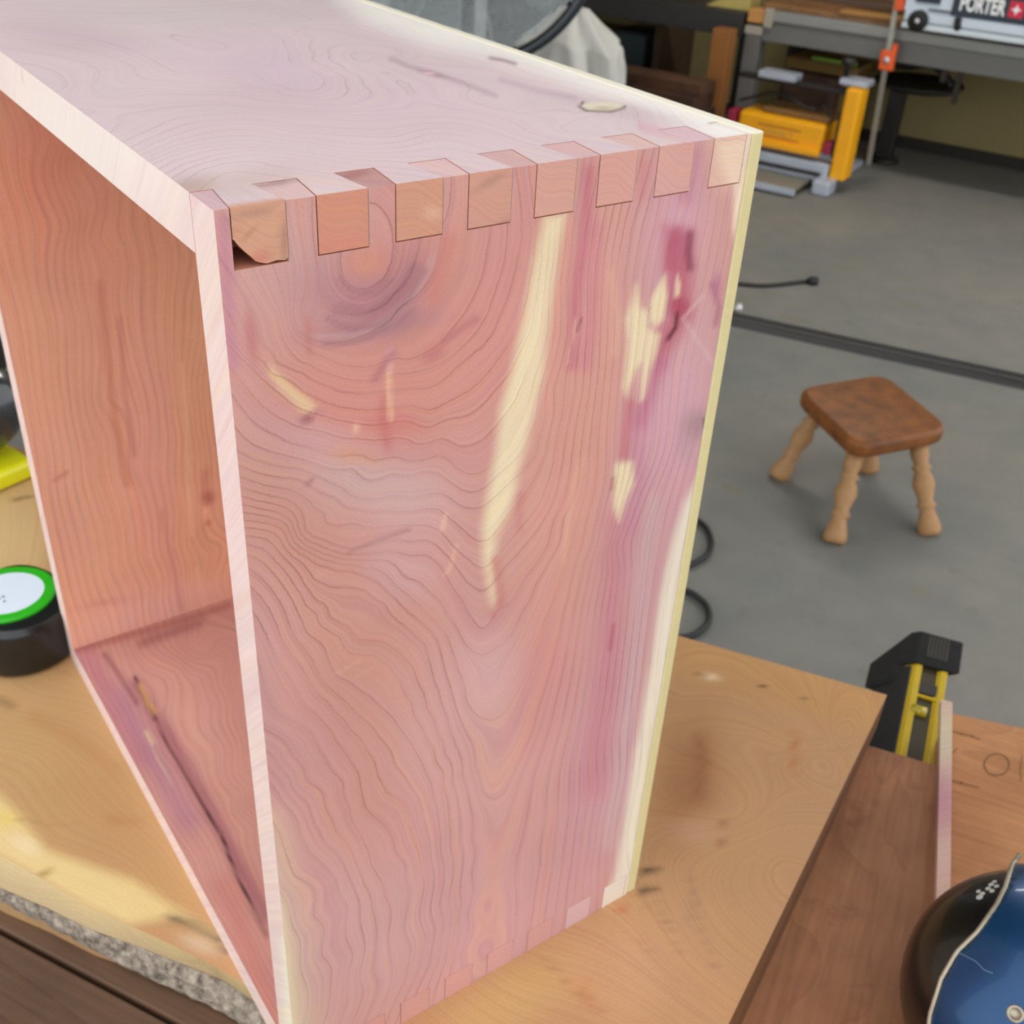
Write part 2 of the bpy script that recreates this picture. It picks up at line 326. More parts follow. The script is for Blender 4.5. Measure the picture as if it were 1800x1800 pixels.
# ------------------------------------------------------------------ the cedar box
D, WD, H, T, PLY = .2200, .3964, .4573, .0192, .0070
uv_y = lambda q: np.array([(lambda P: (P[0], P[2]))(at(u, v, (0, 1, 0), 0)) for u, v in q])     # right face (y = 0)
uv_z = lambda q: np.array([(lambda P: (P[0], P[1]))(at(u, v, (0, 0, 1), H)) for u, v in q])     # top face
uv_i = lambda q: np.array([(lambda P: (P[0], P[2]))(at(u, v, (0, 1, 0), WD-T)) for u, v in q])  # inside of the far side
uv_b = lambda q: np.array([(lambda P: (P[0], P[1]))(at(u, v, (0, 0, 1), T)) for u, v in q])     # inside of the bottom
side_curves = [
 (0, [(598,470),(610,500),(630,508),(655,503),(680,480),(690,440)]),
 (1, [(560,480),(575,530),(600,550),(635,553),(680,535),(715,495),(735,440),(742,400)]),
 (2, [(513,554),(524,581),(542,597),(569,601),(591,603),(622,594),(662,577),(700,539),(744,505),(768,450),(778,400)]),
 (3, [(538,605),(567,625),(600,641),(633,645),(658,643),(718,634),(749,619),(778,599),(795,577),(818,548),(833,521),(847,490),(855,450),(862,400)]),
 (4, [(493,557),(498,588),(509,614),(527,637),(555,648),(593,661),(635,668),(700,654),(742,649),(789,630),(815,608),(838,583),(855,557),(864,532),(875,499),(887,463),(892,400)]),
 (5, [(449,572),(460,614),(478,641),(531,654),(555,670),(578,679),(618,690),(655,690),(711,685),(753,683),(804,643),(831,621),(860,594),(875,561),(889,528),(902,483),(909,450),(915,400)]),
 (6, [(471,634),(500,663),(533,690),(567,705),(598,717),(636,721),(700,716),(727,714),(756,722),(804,699),(833,681),(860,654),(884,621),(902,594),(916,563),(927,523),(936,472),(939,450),(944,400)]),
 (7, [(424,628),(444,646),(464,665),(489,690),(516,712),(542,723),(576,732),(613,741),(656,748),(711,739),(733,746),(751,753),(782,738),(816,732),(842,717),(869,686),(896,654),(909,628),(922,601),(936,561),(944,517)]),
 (8, [(411,650),(424,670),(444,697),(476,725),(524,750),(569,757),(596,768),(640,771),(689,770),(718,771),(733,780),(767,772),(782,771),(796,781),(811,785),(831,779),(862,759),(884,732),(900,712),(911,690),(936,628),(949,583),(958,500),(965,400)]),
 (9, [(413,699),(433,725),(478,761),(511,779),(556,792),(600,803),(656,810),(696,803),(722,812),(744,810),(764,803),(782,803),(800,821),(824,833),(856,823),(876,801),(893,779),(913,741),(929,706)]),
 (10, [(420,760),(450,785),(500,800),(562,818),(620,822),(690,832),(740,828),(772,832),(792,847),(811,861),(831,865),(850,858),(875,833),(900,811),(925,775),(942,735),(950,683),(975,500),(985,400)]),
 (11, [(589,854),(614,872),(650,880),(714,874),(742,872),(764,867),(781,869),(797,880),(814,890),(836,894),(855,886),(883,860),(917,828),(945,795)]),
 (12, [(527,842),(553,858),(592,875),(637,894),(678,896),(714,898),(750,894),(775,897),(786,908),(814,930),(831,947),(844,953),(861,947),(881,922),(906,889),(933,853),(950,817),(960,780),(972,683),(997,500),(1007,400)]),
 (13, [(514,862),(542,880),(576,897),(612,917),(631,919),(653,926),(698,922),(734,922),(778,938),(794,958),(806,970),(825,984),(847,999),(869,983),(889,958),(917,925),(942,894),(958,861),(972,817)]),
 (14, [(476,872),(534,930),(551,944),(587,958),(614,966),(648,960),(720,954),(737,950),(756,952),(769,961),(789,981),(803,1000),(819,1022),(847,1040),(869,1021),(889,994),(928,951),(953,919),(972,883),(983,842),(990,800),(1011,683),(1020,500),(1030,400)]),
 (15, [(662,972),(700,970),(753,975),(773,992),(786,1012),(800,1036),(814,1056),(828,1086),(846,1106),(861,1094),(875,1069),(900,1056),(917,1025),(944,989),(964,956),(985,890),(1005,800)]),
 (16, [(673,983),(709,1014),(753,1039),(776,1058),(789,1085),(806,1110),(822,1135),(839,1147),(872,1137),(894,1122),(917,1078),(944,1022),(965,985),(990,910),(1020,800),(1036,683),(1045,500),(1058,400)]),
 (17, [(735,1062),(764,1085),(783,1110),(796,1145),(806,1180),(819,1231),(833,1253),(856,1265),(883,1254),(906,1219),(933,1156),(956,1094),(972,1056),(989,1000),(1008,930),(1030,850)]),
 (18, [(500,933),(539,978),(576,995),(614,1003),(648,1016),(687,1047),(709,1069),(737,1092),(767,1124),(778,1161),(797,1228),(816,1281),(836,1344),(848,1392),(857,1400),(884,1394),(897,1371),(913,1336),(930,1300),(950,1236),(972,1164),(986,1106),(997,1056),(1008,1006),(1022,956),(1036,897),(1050,800),(1060,683),(1070,500),(1085,400)]),
 (19, [(548,1019),(587,1034),(642,1036),(678,1060),(700,1090),(720,1106),(748,1133),(759,1175),(772,1217),(787,1262),(802,1311),(822,1394),(829,1478),(830,1533),(822,1603),(813,1672)]),
 (19, [(904,1553),(908,1505),(923,1450),(933,1394),(947,1339),(969,1269),(985,1200),(998,1130),(1010,1060),(1025,990),(1045,920),(1062,850)]),
 (20, [(551,1053),(576,1083),(598,1097),(617,1112),(630,1125),(656,1128),(687,1139),(712,1161),(733,1197),(750,1244),(768,1290),(782,1325),(795,1372),(807,1421),(814,1494),(811,1586)]),
 (20, [(950,1520),(958,1436),(963,1367),(988,1269),(1002,1200),(1016,1110),(1030,1030),(1048,960),(1066,880),(1080,800),(1085,683),(1095,500),(1110,400)]),
 (21, [(531,1045),(559,1078),(570,1103),(598,1119),(609,1142),(631,1149),(659,1151),(687,1172),(703,1197),(723,1236),(742,1278),(762,1315),(780,1360),(786,1403),(792,1494),(789,1586)]),
 (22, [(537,1111),(564,1131),(576,1161),(592,1189),(631,1214),(670,1244),(701,1278),(725,1310),(745,1350),(762,1397),(774,1464),(780,1556),(780,1617),(771,1693)]),
 (22, [(990,1500),(1000,1400),(1020,1260),(1040,1120),(1058,1000),(1080,900),(1100,800),(1110,683),(1130,500),(1150,400)]),
 (23, [(523,1125),(545,1156),(562,1186),(592,1220),(627,1253),(664,1292),(694,1345),(725,1387),(743,1427),(756,1479),(763,1556),(762,1662),(740,1727)]),
 (24, [(498,1128),(526,1167),(548,1203),(576,1233),(605,1265),(635,1300),(658,1339),(673,1381),(707,1415),(722,1458),(734,1494),(746,1556),(748,1647)]),
 (25, [(476,1133),(501,1178),(523,1211),(537,1242),(567,1271),(591,1305),(618,1342),(633,1384),(639,1415),(667,1442),(691,1473),(713,1519),(722,1571),(722,1662),(707,1736)]),
 (25, [(1035,1480),(1050,1380),(1062,1230),(1078,1078),(1083,960),(1110,880),(1140,800),(1150,683),(1180,500),(1200,400)]),
 (26, [(464,1214),(487,1253),(520,1270),(551,1290),(572,1332),(603,1372),(615,1421),(639,1479),(652,1519),(676,1574),(682,1647),(679,1754)]),
 (27, [(481,1290),(511,1326),(539,1372),(572,1421),(590,1460),(622,1510),(640,1556),(655,1601),(655,1708)]),
 (27, [(1060,1450),(1075,1300),(1092,1175),(1103,1078),(1110,955),(1130,890),(1165,800),(1180,683),(1220,500),(1240,400)]),
 (28, [(481,1330),(508,1366),(539,1409),(563,1464),(597,1504),(624,1562),(636,1632),(639,1739)]),
 (29, [(490,1397),(523,1446),(560,1510),(591,1543),(612,1595),(621,1678)]),
 (30, [(490,1464),(520,1540),(551,1611),(566,1678),(578,1769)]),
 (31, [(496,1571),(526,1647),(539,1739)]),
 (30, [(1090,1480),(1120,1250),(1140,1080),(1165,930),(1200,800),(1225,650),(1262,500),(1285,380)])]
side_curves += [(18.45, [(852,1450),(856,1500),(858,1560),(856,1640),(850,1700)])]
F_side = Field(side_curves, uv_y, reg=2e-6)
CREAM = (238, 214, 178); MAUVE = (205, 150, 165); CRIM = (172, 85, 102); ORG = (214, 150, 130)
side_patches = [
 ('e', 760, 560, 190, 230, 0, (210,140,128), .75), ('e', 650, 640, 190, 120, 10, (206,138,124), .55),
 ('e', 905, 520, 70, 260, 10, (210,140,136), .6), ('e', 1000, 800, 90, 420, 8, (216,152,138), .8), ('e', 1060, 500, 60, 200, 5, (218,156,148), .5),
 ('e', 480, 470, 75, 100, 0, (205,155,148), .8), ('e', 560, 500, 60, 90, 0, (196,150,148), .7),
 ('e', 640, 520, 120, 75, 0, (178,122,130), .75), ('e', 700, 500, 50, 90, 25, (168,112,120), .6), ('e', 645, 462, 45, 30, 0, (208,138,118), .9),
 ('e', 650, 575, 120, 22, -8, (168,120,128), .7), ('l', [(560,590),(620,592),(680,565),(730,515),(765,450)], 7, (200,154,152), .5),
 ('l', [(570,605),(630,600),(690,575),(725,545)], 7, (160,112,118), .55), ('l', [(590,545),(650,555),(700,525),(735,470)], 9, (160,108,118), .5),
 ('l', [(760,520),(775,480),(792,420)], 14, (205,120,108), .5),
 ('l', [(575,560),(620,580),(670,570),(715,530),(748,475)], 5, (146,98,110), .5), ('l', [(600,535),(650,545),(700,512),(728,462)], 4, (150,100,112), .45), ('l', [(595,490),(620,520),(660,516),(690,490)], 4, (160,104,112), .5),
 ('l', [(587,1186),(634,1161)], 2.6, (230,184,172), .6), ('l', [(625,1189),(656,1174)], 2.6, (230,184,172), .55), ('l', [(550,1014),(603,994)], 2.6, (224,170,156), .5), ('l', [(665,948),(690,940),(718,930)], 5, (160,112,116), .5), ('l', [(560,975),(600,960)], 2.6, (224,170,156), .4), ('l', [(705,1014),(722,1022)], 4, (150,98,102), .5),
 ('e', 600, 730, 160, 80, 15, (208,134,126), .6), ('e', 690, 745, 60, 25, 0, (202,112,104), .5), ('l', [(675,700),(674,740),(682,790)], 9, (196,105,108), .6),
 ('e', 560, 790, 130, 45, 25, (210,158,160), .8), ('e', 640, 850, 130, 60, 15, (200,160,155), .85), ('e', 720, 880, 80, 70, 0, (206,162,160), .7), ('e', 620, 800, 60, 18, 10, (212,150,124), .7),
 ('e', 470, 900, 90, 180, 0, (198,142,130), .7), ('e', 560, 960, 130, 80, 10, (200,140,128), .6), ('e', 640, 1090, 140, 120, 0, (202,142,128), .7),
 ('e', 700, 1000, 70, 60, 20, (206,158,158), .7), ('e', 600, 1250, 120, 140, 0, (200,138,126), .6), ('e', 540, 1350, 70, 110, 0, (196,142,140), .6),
 ('e', 470, 1250, 30, 160, -5, (192,140,140), .6), ('e', 640, 1420, 120, 130, 0, (202,144,132), .6), ('e', 780, 1320, 90, 150, 0, (210,158,154), .6),
 ('e', 860, 1200, 70, 110, 0, (214,166,164), .8), ('e', 880, 1350, 90, 100, 0, (212,160,152), .6), ('e', 960, 1200, 60, 150, 12, (210,140,136), .6),
 ('e', 850, 1600, 180, 150, -25, (210,156,158), .8), ('e', 620, 1650, 160, 130, 0, (206,158,156), .7), ('e', 960, 1420, 80, 130, 5, (210,152,144), .6),
 ('e', 1190, 400, 70, 160, 8, (212,158,170), .85), ('e', 1180, 760, 80, 260, 10, (216,166,178), .9), ('e', 1120, 1000, 70, 260, 10, (204,148,154), .8), ('e', 1060, 1350, 80, 240, 10, (204,150,160), .85),
 ('l', [(1150,880),(1130,1000),(1118,1150),(1095,1320),(1072,1480)], 18, (208,168,168), .8), ('l', [(1085,920),(1075,1080),(1062,1230),(1045,1380)], 26, (202,128,138), .6),
 ('l', [(1036,300),(1030,400),(1012,520),(1005,640)], 12, (198,112,128), .75), ('l', [(1050,400),(1040,560),(1030,640)], 14, (206,126,138), .6),
 ('l', [(1220,270),(1205,345)], 16, (200,130,148), .7), ('l', [(1135,290),(1128,340)], 14, (206,128,128), .5),
 ('p', [(1168,400),(1215,405),(1218,470),(1215,560),(1190,600),(1165,640),(1140,660),(1150,600),(1172,560),(1170,480)], 20, (188,92,112), .85),
 ('l', [(1190,405),(1178,440),(1176,470)], 9, (182,84,108), .7), ('l', [(1213,412),(1210,445),(1213,470)], 8, (140,62,84), .85), ('e', 1195, 540, 20, 22, 0, (172,70,92), .8),
 ('l', [(1160,640),(1140,690),(1125,740)], 16, (196,112,140), .7), ('l', [(1108,710),(1100,770),(1098,800)], 10, (196,110,118), .75), ('l', [(1115,740),(1125,860),(1110,930)], 16, (198,130,150), .5),
 ('e', 1260, 500, 10, 24, 0, (184,116,140), .7), ('l', [(1252,500),(1264,540),(1258,570)], 6, (176,104,128), .7), ('l', [(1255,640),(1200,560),(1235,520)], 3, (226,186,190), .5),
 ('e', 1222, 748, 26, 34, 20, (172,134,140), .8), ('e', 1205, 790, 18, 30, 0, (186,148,156), .5), ('l', [(1238,735),(1240,765)], 3, (90,70,60), .9),
 ('l', [(1020,560),(1016,580)], 2.2, (96,52,52), .9), ('l', [(1118,572),(1116,582)], 2, (80,54,44), .9), ('l', [(1190,552),(1188,575),(1174,596)], 4, (92,34,48), .9), ('l', [(1142,545),(1138,600),(1134,625)], 1.8, (120,76,66), .7),
 ('l', [(1097,1040),(1100,1100)], 5, (206,150,132), .5), ('l', [(1078,1100),(1072,1140)], 4, (176,84,100), .6),
 ('p', [(957,380),(994,376),(984,430),(973,500),(960,600),(954,660),(940,720),(925,780),(910,830),(905,865),(892,905),(872,945),(868,985),(872,1040),(870,1075),(862,1045),(850,985),(848,935),(856,880),(872,790),(880,720),(900,650),(920,560),(938,460)], 14, CREAM, .96),
 ('l', [(1002,385),(992,470),(978,560),(970,640),(960,720)], 3.5, (226,156,140), .7), ('l', [(1013,560),(1004,610),(1000,640)], 2.5, (232,176,160), .8),
 ('p', [(1190,480),(1196,500),(1194,520),(1186,522),(1187,500)], 4, (240,206,178), .9),
 ('p', [(1168,483),(1172,520),(1166,560),(1152,575),(1142,560),(1144,525)], 6, CREAM, .95),
 ('p', [(1118,500),(1126,540),(1140,548),(1140,575),(1160,590),(1154,620),(1142,655),(1132,700),(1124,705),(1128,640),(1118,650),(1100,692),(1096,680),(1104,600),(1100,560),(1110,530)], 9, CREAM, .93),
 ('p', [(1082,815),(1112,812),(1114,850),(1098,885),(1088,918),(1079,890),(1078,840)], 8, CREAM, .95), ('l', [(1078,840),(1076,860)], 4, (176,112,104), .7),
 ('l', [(1022,805),(1010,850),(1000,910),(990,990)], 5, (222,166,140), .6), ('l', [(1075,480),(1085,560),(1080,620)], 8, (226,172,154), .5),
 ('p', [(473,640),(489,657),(516,681),(542,701),(555,714),(540,731),(514,706),(492,685),(474,660)], 8, (228,190,150), .9), ('e', 542, 735, 18, 10, -20, (150,86,92), .8), ('l', [(548,725),(562,742)], 4, (214,150,146), .8),
 ('l', [(684,640),(684,690),(687,735)], 5, (230,176,146), .85), ('l', [(686,615),(684,650)], 5, (220,160,164), .7), ('e', 626, 752, 7, 10, 0, (232,180,158), .8), ('l', [(660,665),(690,620)], 8, (172,104,116), .6),
 ('e', 442, 590, 12, 50, -8, (186,112,114), .75), ('l', [(540,560),(545,620)], 8, (190,116,112), .5), ('l', [(836,560),(780,600)], 8, (176,96,104), .5), ('e', 762, 622, 24, 14, -30, (184,104,112), .6),
 ('l', [(783,905),(778,930)], 4, (230,182,160), .8), ('l', [(802,960),(790,1000),(782,1010)], 4, (226,170,150), .7), ('l', [(870,985),(880,1055),(868,1080)], 9, (196,114,112), .6), ('l', [(915,870),(912,930)], 8, (200,124,122), .5),
 ('l', [(540,850),(548,845)], 5, (150,104,110), .6), ('l', [(612,972),(660,950),(720,930)], 3, (168,120,122), .6),
 ('l', [(392,390),(400,480),(402,560),(410,640)], 14, (196,132,148), .8),
 ('p', [(1282,235),(1345,225),(1330,330),(1297,450),(1288,400),(1291,330)], 7, (240,214,190), .97), ('p', [(1245,240),(1320,230),(1320,255),(1300,330),(1270,330),(1260,280)], 30, (232,196,176), .5),
 ('p', [(1262,820),(1228,838),(1203,883),(1185,939),(1171,994),(1160,1050),(1152,1105),(1145,1161),(1135,1217),(1124,1286),(1115,1320),(1100,1422),(1082,1533),(1068,1575),(1066,1640),(1160,1640)], 11, (238,222,202), .98),
 ('p', [(480,1440),(500,1500),(520,1620),(560,1830),(470,1830)], 60, (216,196,168), .7), ('p', [(485,1560),(500,1600),(515,1700),(524,1830),(480,1830)], 10, (232,218,180), .4)]
SG = 0.92
def side_fn(P, fid):
    q = px(P); ph = F_side(P[:, [0, 2]])
    ls = np.ones(len(P))*.95
    ls *= 1-.75*poly_mask(q, [(420,380),(560,440),(620,560),(500,580),(400,620)], 60)
    ls *= 1-.55*np.clip((q[:, 0]-1120)/120, 0, 1)
    return {'ph': ph, 'ls': ls, 'col': paint(q, (206, 150, 142), side_patches, (SG, SG*1.07, SG*1.06))}
cedar = ring_wood('cedar_surface')
cedar_top = ring_wood('cedar_top_surface', tint=.28, fib=.07, linef=.5, softf=.16)
cedar_in = ring_wood('cedar_inside', width=.0011, soft=.005, linef=.20, softf=.20, jag=.15, fib=.16)
end_grain = ring_wood('cedar_end_grain', width=.0003, soft=.0008, linef=.14, softf=.07, fib=.12, pscale=420, jag=.8)

BOX = empty('cedar_box', (0, 0, 0), 'pink and cream open-fronted cedar box with dovetailed corners standing on the live-edge slab', 'box')
EDGE = (232, 200, 188)
EG = (.90, .96, .99)
def edge_fn(P, fid):                      # pale planed front edges
    q = px(P); ph = P@np.array([20, 34., 30.])*1.3+.5*np.sin(P[:, 1]*40+P[:, 2]*31)
    col = paint(q, EDGE, [('e', 150, 230, 200, 120, 37, (238,218,204), .8), ('e', 400, 900, 60, 300, 0, (236,198,192), .5), ('l', [(503,1650),(508,1800)], 9, (240,230,196), .7), ('l', [(488,1400),(498,1600)], 6, (236,214,200), .5),
        ('e', 41, 133, 2.5, 5, 0, (70,60,40), 1)], EG)
    return {'ph': ph, 'ls': .22, 'col': col}
# right side panel
fl = dict()
inner = const((206, 140, 116), (.85,)*3, (90, 5, 14), .6)
def mk(name, c, div, fns, parent, mat=cedar): return surf(c, div, fns, name, mat, parent)
side = mk('side_panel', boxc(0, D, 0, T, T, H-T), (150, 4, 290), {'*': inner, '-y': side_fn, '-x': edge_fn}, BOX)
GAP = .00030
TL = [.00505+.0279*k for k in range(8)]; TW = [.0176, .0179, .0178, .0177, .0175, .0176, .0179, .0174]
TR = [a+b for a, b in zip(TL, TW)]; FL = .0024                  # flare of the joint towards the inside
TL[0] = .0050; TR[7] = .2174
pin_cols = [(206,172,176), (212,180,178), (190,146,142), (216,182,180), (208,168,164), (212,172,172), (214,178,172), (212,178,184), (232,222,210)]
top_patches = [
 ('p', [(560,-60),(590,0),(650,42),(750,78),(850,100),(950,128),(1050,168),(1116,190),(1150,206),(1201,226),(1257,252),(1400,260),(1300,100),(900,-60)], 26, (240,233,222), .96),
 ('e', 480, 130, 150, 60, 20, (206,180,190), .6), ('e', 730, 200, 250, 60, 5, (214,186,190), .6), ('e', 120, 60, 160, 40, 10, (196,172,176), .6), ('e', 300, 20, 300, 40, 0, (206,192,188), .6), ('e', 430, 200, 200, 60, 0, (202,178,178), .5),
 ('e', 330, 330, 60, 22, -10, (178,152,140), .8), ('e', 450, 315, 90, 25, -12, (196,170,160), .5), ('e', 600, 300, 120, 30, -8, (214,186,184), .5),
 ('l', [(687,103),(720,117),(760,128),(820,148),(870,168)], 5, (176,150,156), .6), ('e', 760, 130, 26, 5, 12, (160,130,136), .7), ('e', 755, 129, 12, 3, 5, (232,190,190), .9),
 ('l', [(862,102),(885,106),(905,112)], 4, (150,116,122), .7), ('l', [(880,140),(950,160),(1010,172)], 6, (188,160,168), .6),
 ('e', 1100, 195, 110, 16, 12, (196,172,176), .7),
 ('l', [(1025,180),(1018,187),(1030,194),(1075,196),(1095,190),(1098,187)], 2.6, (104,88,72), .95),
 ('p', [(1022,186),(1035,180),(1070,179),(1094,184),(1090,190),(1070,194),(1035,193)], 4, (222,210,182), .97), ('e', 1062, 190, 20, 4, 0, (176,156,124), .6),
 ('e', 580, 130, 12, 3, 0, (226,206,210), .3), ('e', 1250, 217, 8, 3, 0, (196,188,172), .7), ('l', [(1130,223),(1200,240),(1250,252)], 10, (208,150,160), .5)]
top_curves = [
 (0, [(414,50),(430,39),(455,44),(494,67),(507,92),(525,117),(555,130),(569,144),(561,155),(539,160),(511,158),(478,147),(450,130),(422,125),(400,124),(355,124),(320,128),(280,112)]),
 (1, [(500,20),(530,50),(547,75),(553,94),(578,119),(606,136),(611,156),(578,175),(483,158),(400,142),(340,145),(300,142),(265,140),(235,118)]),
 (2, [(592,80),(576,89),(580,105),(608,125),(636,147),(650,167),(631,178),(594,186),(539,182),(455,175),(400,167),(300,165),(250,160),(190,172),(165,150),(150,110)]),
 (2, [(687,103),(720,118),(767,130),(817,147),(820,173),(867,190),(903,197),(950,193),(1013,197),(1030,207),(1000,217),(992,230)]),
 (3, [(665,100),(644,111),(678,128),(694,144),(714,164),(721,181),(700,190),(622,194),(539,194),(455,190),(400,184),(300,188),(220,200),(160,192),(120,150)]),
 (3, [(730,167),(783,187),(850,200),(900,213),(940,235)]),
 (4, [(789,206),(733,206),(678,211),(608,212),(558,208),(511,207),(455,200),(400,200),(330,205),(270,225),(225,245)]),
 (6, [(780,225),(697,240),(650,240),(567,235),(511,231),(450,218),(400,218),(350,224),(290,243),(250,262)]),
 (8, [(760,245),(664,262),(594,258),(511,247),(455,239),(400,239),(340,248),(290,262),(262,275)]),
 (10, [(690,275),(567,265),(483,256),(400,254),(340,262),(285,280)]),
 (12, [(600,285),(539,274),(455,264),(414,267),(350,280),(305,298)]), (14, [(475,290),(455,284),(400,286),(350,300),(325,320)]),
 (1, [(700,75),(800,98),(900,118),(1000,145),(1100,178)]), (0, [(640,45),(700,68),(800,88),(900,108),(1000,136)]), (2, [(1058,200),(1065,237)]), (1, [(1120,205),(1140,235)]), (-2, [(440,10),(480,5),(500,30)]), (-1, [(370,30),(300,60),(200,40)])]
F_top = Field(top_curves, uv_z, reg=2e-6)
TG = .97
def top_fn(P, fid):
    q = px(P); ph = F_top(P[:, [0, 1]]); ls = np.full(len(P), .62)
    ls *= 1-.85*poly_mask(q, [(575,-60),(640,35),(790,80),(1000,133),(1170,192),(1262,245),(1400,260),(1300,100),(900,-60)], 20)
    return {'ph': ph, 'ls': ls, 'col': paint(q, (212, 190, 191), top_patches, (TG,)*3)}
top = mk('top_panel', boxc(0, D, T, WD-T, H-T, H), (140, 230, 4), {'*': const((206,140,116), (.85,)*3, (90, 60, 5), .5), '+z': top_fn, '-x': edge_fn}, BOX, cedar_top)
def eg_fn(col, patches=(), gain=.9, k=(160, 20, 420), ls=.5, topfn=None):
    c = srgb(*col)
    def f(P, fid):
        if fid == '+z' and topfn is not None: return topfn(P, fid)
        q = px(P); ph = P@np.array(k, float)*.8+.5*np.sin(P[:, 0]*300+k[0])
        return {'ph': ph, 'ls': ls, 'col': paint(q, col, patches, (gain,)*3)}
    return f
# pins of the side panel (their ends show on the top face), tails of the top panel (their ends show on the side face)
def joint(zlo, zhi, up):
    ends = [-.02]+TR; starts = TL+[D+.02]
    for i in range(9):
        x0o = 0 if i == 0 else TR[i-1]+GAP; x1o = D if i == 8 else TL[i]-GAP
        x0i = 0 if i == 0 else TR[i-1]-FL+GAP; x1i = D if i == 8 else TL[i]+FL-GAP
        c = [(x0o, 0, zlo), (x1o, 0, zlo), (x0i, T-GAP, zlo), (x1i, T-GAP, zlo), (x0o, 0, zhi), (x1o, 0, zhi), (x0i, T-GAP, zhi), (x1i, T-GAP, zhi)]
        pc = pin_cols[i]
        dk = [('e', 505, 318, 40, 7, -14, (170,140,136), .6), ('e', 620, 308, 40, 8, -10, (150,98,94), .6), ('l', [(584,301),(640,294)], 4, (120,84,80), .5), ('l', [(449,328),(500,317)], 4, (130,104,98), .5)] if up else []
        mk('pin', c, (10, 8, 14), {'*': inner, '-y': side_fn, '-x': edge_fn, ('+z' if up else '-z'): eg_fn(pc, dk, .95, (200, 60, 10), .18)}, side, cedar)
joint(H-T+1e-5, H-.0001, True)
joint(.0001, T-1e-5, False)
tail_cols = [(210,158,130), (208,144,120), (208,152,126), (208,154,136), (214,162,148), (216,162,150), (218,166,156), (226,184,168)]
tail_pat = [[('e', 440, 372, 60, 6, -8, (150,118,104), .5), ('e', 440, 410, 40, 4, 5, (176,122,96), .5), ('e', 490, 445, 30, 9, -5, (120,92,84), .7), ('e', 500, 420, 8, 40, 0, (140,104,96), .5), ('e', 455, 455, 30, 8, -15, (206,124,112), .7)],
            [('e', 600, 430, 50, 15, -8, (214,134,120), .6)], [('e', 760, 375, 20, 14, 0, (226,180,150), .6)], [('e', 860, 320, 40, 8, -30, (164,128,110), .5), ('e', 890, 390, 14, 8, 0, (160,120,112), .4)], [], [], [], [('p', [(1262,250),(1330,235),(1330,335),(1282,330),(1262,280)], 14, (238,212,186), .9)]]
BOTT = []
for i in range(8):
    for up in (True, False):
        z0, z1 = (H-T+GAP*1.3, H) if up else (0, T-GAP*1.3)
        a, b = TL[i]+GAP*.4, TR[i]-GAP*.2
        if up and i == 0:                  # the first tail has lost its lower corner
            poly = [(a, z1), (b, z1), (b+.0001, z0+.0010), (b-.0012, z0+.0002), (a+.0135, z0+.0006), (a+.0105, z0+.0001), (a+.0082, z0+.0007), (a+.0066, z0+.0014), (a+.0050, z0+.0034), (a+.0032, z0+.0052), (a+.0014, z0+.0074), (a+.0004, z0+.0090), (a, z0+.0092)]
            mb = MB(); n = len(poly)
            F0 = [np.array([x, .0001, z]) for x, z in poly]; B0 = [np.array([min(max(x, a+FL), b-FL), T, z]) for x, z in poly]
            mb.add(F0+B0, [tuple(range(n))[::-1], tuple(range(n, 2*n))]+[(k, (k+1) % n, n+(k+1) % n, n+k) for k in range(n)])
            me = bpy.data.meshes.new('tail'); me.from_pydata(mb.v, [], mb.f); bm = bmesh.new(); bm.from_mesh(me)
            bmesh.ops.recalc_face_normals(bm, faces=bm.faces); bmesh.ops.triangulate(bm, faces=[f for f in bm.faces if len(f.verts) > 4])
            bmesh.ops.subdivide_edges(bm, edges=bm.edges[:], cuts=3, use_grid_fill=True); bm.to_mesh(me); bm.free()
            P = np.array([v.co[:] for v in me.vertices]); r = eg_fn(tail_cols[0], tail_pat[0], .92)(P, '-y'); n_ = len(P)
            tc = top_fn(P, '+z')['col']; m_ = (P[:, 2] > z1-1e-5)[:, None] & (P[:, 1] > .0002)[:, None]; r['col'] = np.where(m_, tc, r['col'])
            put_attrs(me, {'ph': r['ph'], 'gw': np.full(n_, 300.), 'ls': np.full(n_, .4), 'col': r['col']})
            o = link('tail', me, end_grain, top); tag(o, 'end-grain tail with a broken-off lower corner')
            continue
        c = [(a, .0001, z0), (b, .0001, z0), (a+FL, T, z0), (b-FL, T, z0), (a, .0001, z1), (b, .0001, z1), (a+FL, T, z1), (b-FL, T, z1)]
        if up: mk('tail', c, (12, 12, 12), {'*': inner, '-y': eg_fn(tail_cols[i], tail_pat[i], .92), '+z': top_fn}, top, end_grain)
        else:
            tc = [(206,150,138), (208,152,140), (208,154,144), (210,156,148), (212,160,156), (210,158,152), (214,176,178), (234,222,206)][i]
            BOTT.append((c, tc))
